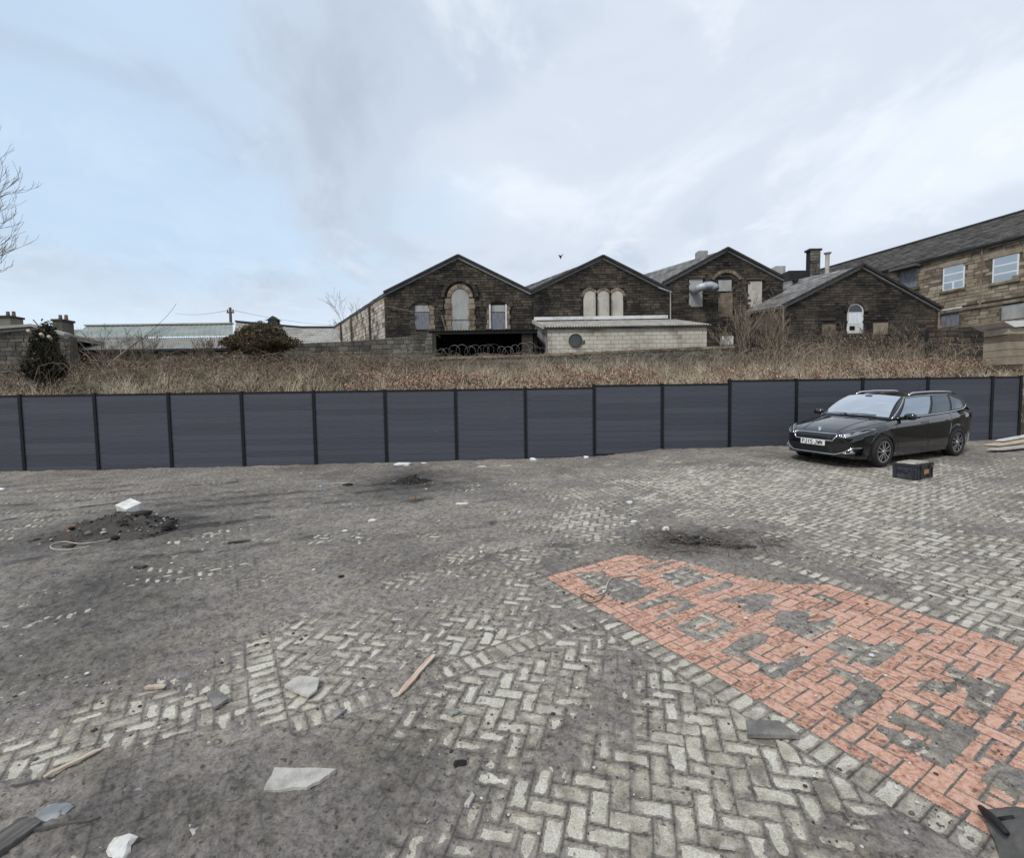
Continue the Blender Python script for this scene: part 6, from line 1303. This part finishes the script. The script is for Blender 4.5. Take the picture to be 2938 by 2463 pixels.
def twig_litter(u, v, rx, ry, n, seed):
    c = gnd(u, v); R = random.Random(seed); m = MB()
    for _ in range(n):
        a = R.uniform(0, 6.28); q = R.uniform(0, 1)**.6; x = c.x+rx*q*math.cos(a); y = c.y+ry*q*math.sin(a); d = R.uniform(0, 6.28); ln = R.uniform(.08, .3); z = float(g(x, y))+R.uniform(.01, .05)
        m.tube([(x, y, z), (x+math.cos(d)*ln*.5, y+math.sin(d)*ln*.5, z+R.uniform(0, .03)), (x+math.cos(d)*ln, y+math.sin(d)*ln, z-.005)], R.uniform(.002, .005), 3)
    tag(ob('twig_litter', me('twig_litter', m.V, m.F, 'twig')), 'dark broken twigs and wire strewn beyond the red panel', kind='stuff')
twig_litter(1450, 1115, .95, .5, 170, 8)
# white block, brown stone and loop of cable on the heap
bo = MB(); bo.box((0, 0, 0), (.34, .25, .13), taper=.96); bo.box((.10, -.06, -.07), (.16, .12, .05)); wb = bo.build('white_block', 'white_block'); p = gnd(262, 1062); wb.location = (p.x, p.y+.05, p.z+.165); wb.rotation_euler = (.30, .16, -.45); tag(wb, 'white concrete block resting tilted on the broad soil heap', 'block')
bv_ = wb.modifiers.new('bevel', 'BEVEL'); bv_.width = .008; bv_.segments = 2
p = gnd(157, 1100); st = ob('stone', blob_mesh('stone', (.30, .2, .17), 'brown_stone', 33, .12), None, (p.x, p.y, p.z+.09)); st.rotation_euler = (.3, .2, .5); tag(st, 'rust-brown rounded stone at the left foot of the broad soil heap', 'stone')
def cable(label, pix, r, mat, dz=.015):
    P = [gnd(u, v, dz) for u, v in pix]; Q = []
    for i in range(len(P)-1):
        p0, p1, p2, p3 = P[max(i-1, 0)], P[i], P[i+1], P[min(i+2, len(P)-1)]
        for k_ in range(6): t = k_/6; Q.append(.5*((2*p1)+(p2-p0)*t+(2*p0-5*p1+4*p2-p3)*t*t+(3*p1-p0-3*p2+p3)*t**3))
    Q.append(P[-1]); m = MB(); m.tube(Q, r, 6); return tag(m.build('cable', mat, None, True), label, 'cable')
cable('pale loop of cable at the front foot of the broad soil heap', [(185, 1125), (150, 1132), (112, 1132), (105, 1124), (130, 1116), (175, 1120), (260, 1105)], .009, 'cable', .03)
cable('thin pale cable snaking over the grey patch at the far end of red panel', [(1215, 1228), (1240, 1218), (1246, 1200), (1258, 1188), (1300, 1183), (1312, 1186)], .008, 'cable')
cable('dark thin wire looping from the cable across the red paving edge', [(1215, 1228), (1200, 1222), (1190, 1228), (1205, 1240), (1230, 1235), (1240, 1222)], .005, 'cable_dark')
cable('pale bent cable lying on the mud left of the second heap', [(650, 1003), (668, 997), (700, 994), (716, 997)], .014, 'cable', .03)
cable('dark tangled wire on the black soil beyond the red panel', [(1366, 1096), (1385, 1110), (1410, 1122), (1440, 1114), (1430, 1104), (1455, 1118), (1490, 1128)], .008, 'cable_dark', .05)
lump('litter', 'small blue plastic cap at the end of the pale bent cable', 'litter', 657, 1001, (.1, .07, .06), 'plastic_blue', 55, rough=.2); lump('stone', 'dark lump at the right end of the pale bent cable', 'stone', 712, 998, (.2, .12, .08), 'soil', 56)
# crumpled dark sheet in the bottom right corner
pm('dark_cloth', [(.035, .034, .032), (.085, .082, .076), (.13, .125, .115)], scale=5, rough=.8, bump=.3, bscale=30); pm('black_strap', [(.004, .004, .004), (.012, .012, .012)], scale=4, rough=.6)
cl = thing('crumpled_sheet', 'crumpled dark grey sheet with black straps in the bottom right corner', 'sheet'); n_ = 40; c0 = gnd(2010, 1672); c1 = gnd(2150, 1690); c2 = gnd(2060, 1790); U, W_ = np.meshgrid(np.linspace(0, 1, n_), np.linspace(0, 1, n_)); X = c0.x+(c1.x-c0.x)*1.4*U+(c2.x-c0.x)*1.2*W_; Y = c0.y+(c1.y-c0.y)*1.4*U+(c2.y-c0.y)*1.2*W_
Z = g(X, Y)+.02+.10*np.sin(np.pi*np.clip(U*1.1, 0, 1))*np.sin(np.pi*np.clip(W_, 0, 1))**.5+.05*(fbm(U*4, W_*4, 3, 5)-.4); i_ = np.arange(n_*n_).reshape(n_, n_)
ob('sheet', fast_mesh('sheet', np.stack([X, Y, Z], -1).reshape(-1, 3), np.stack([i_[:-1, :-1], i_[:-1, 1:], i_[1:, 1:], i_[1:, :-1]], -1).reshape(-1, 4), 'dark_cloth', True), cl)
for pix in ([(2010, 1678), (2022, 1700), (2040, 1725), (2062, 1760)], [(2045, 1705), (2065, 1716), (2082, 1722)]):
    P = [gnd(u, v, .05+.02*k_) for k_, (u, v) in enumerate(pix)]; m = MB(); m.tube(P, [.012, .02, .018, .012][:len(P)], 8); m.build('strap', 'black_strap', cl, True)
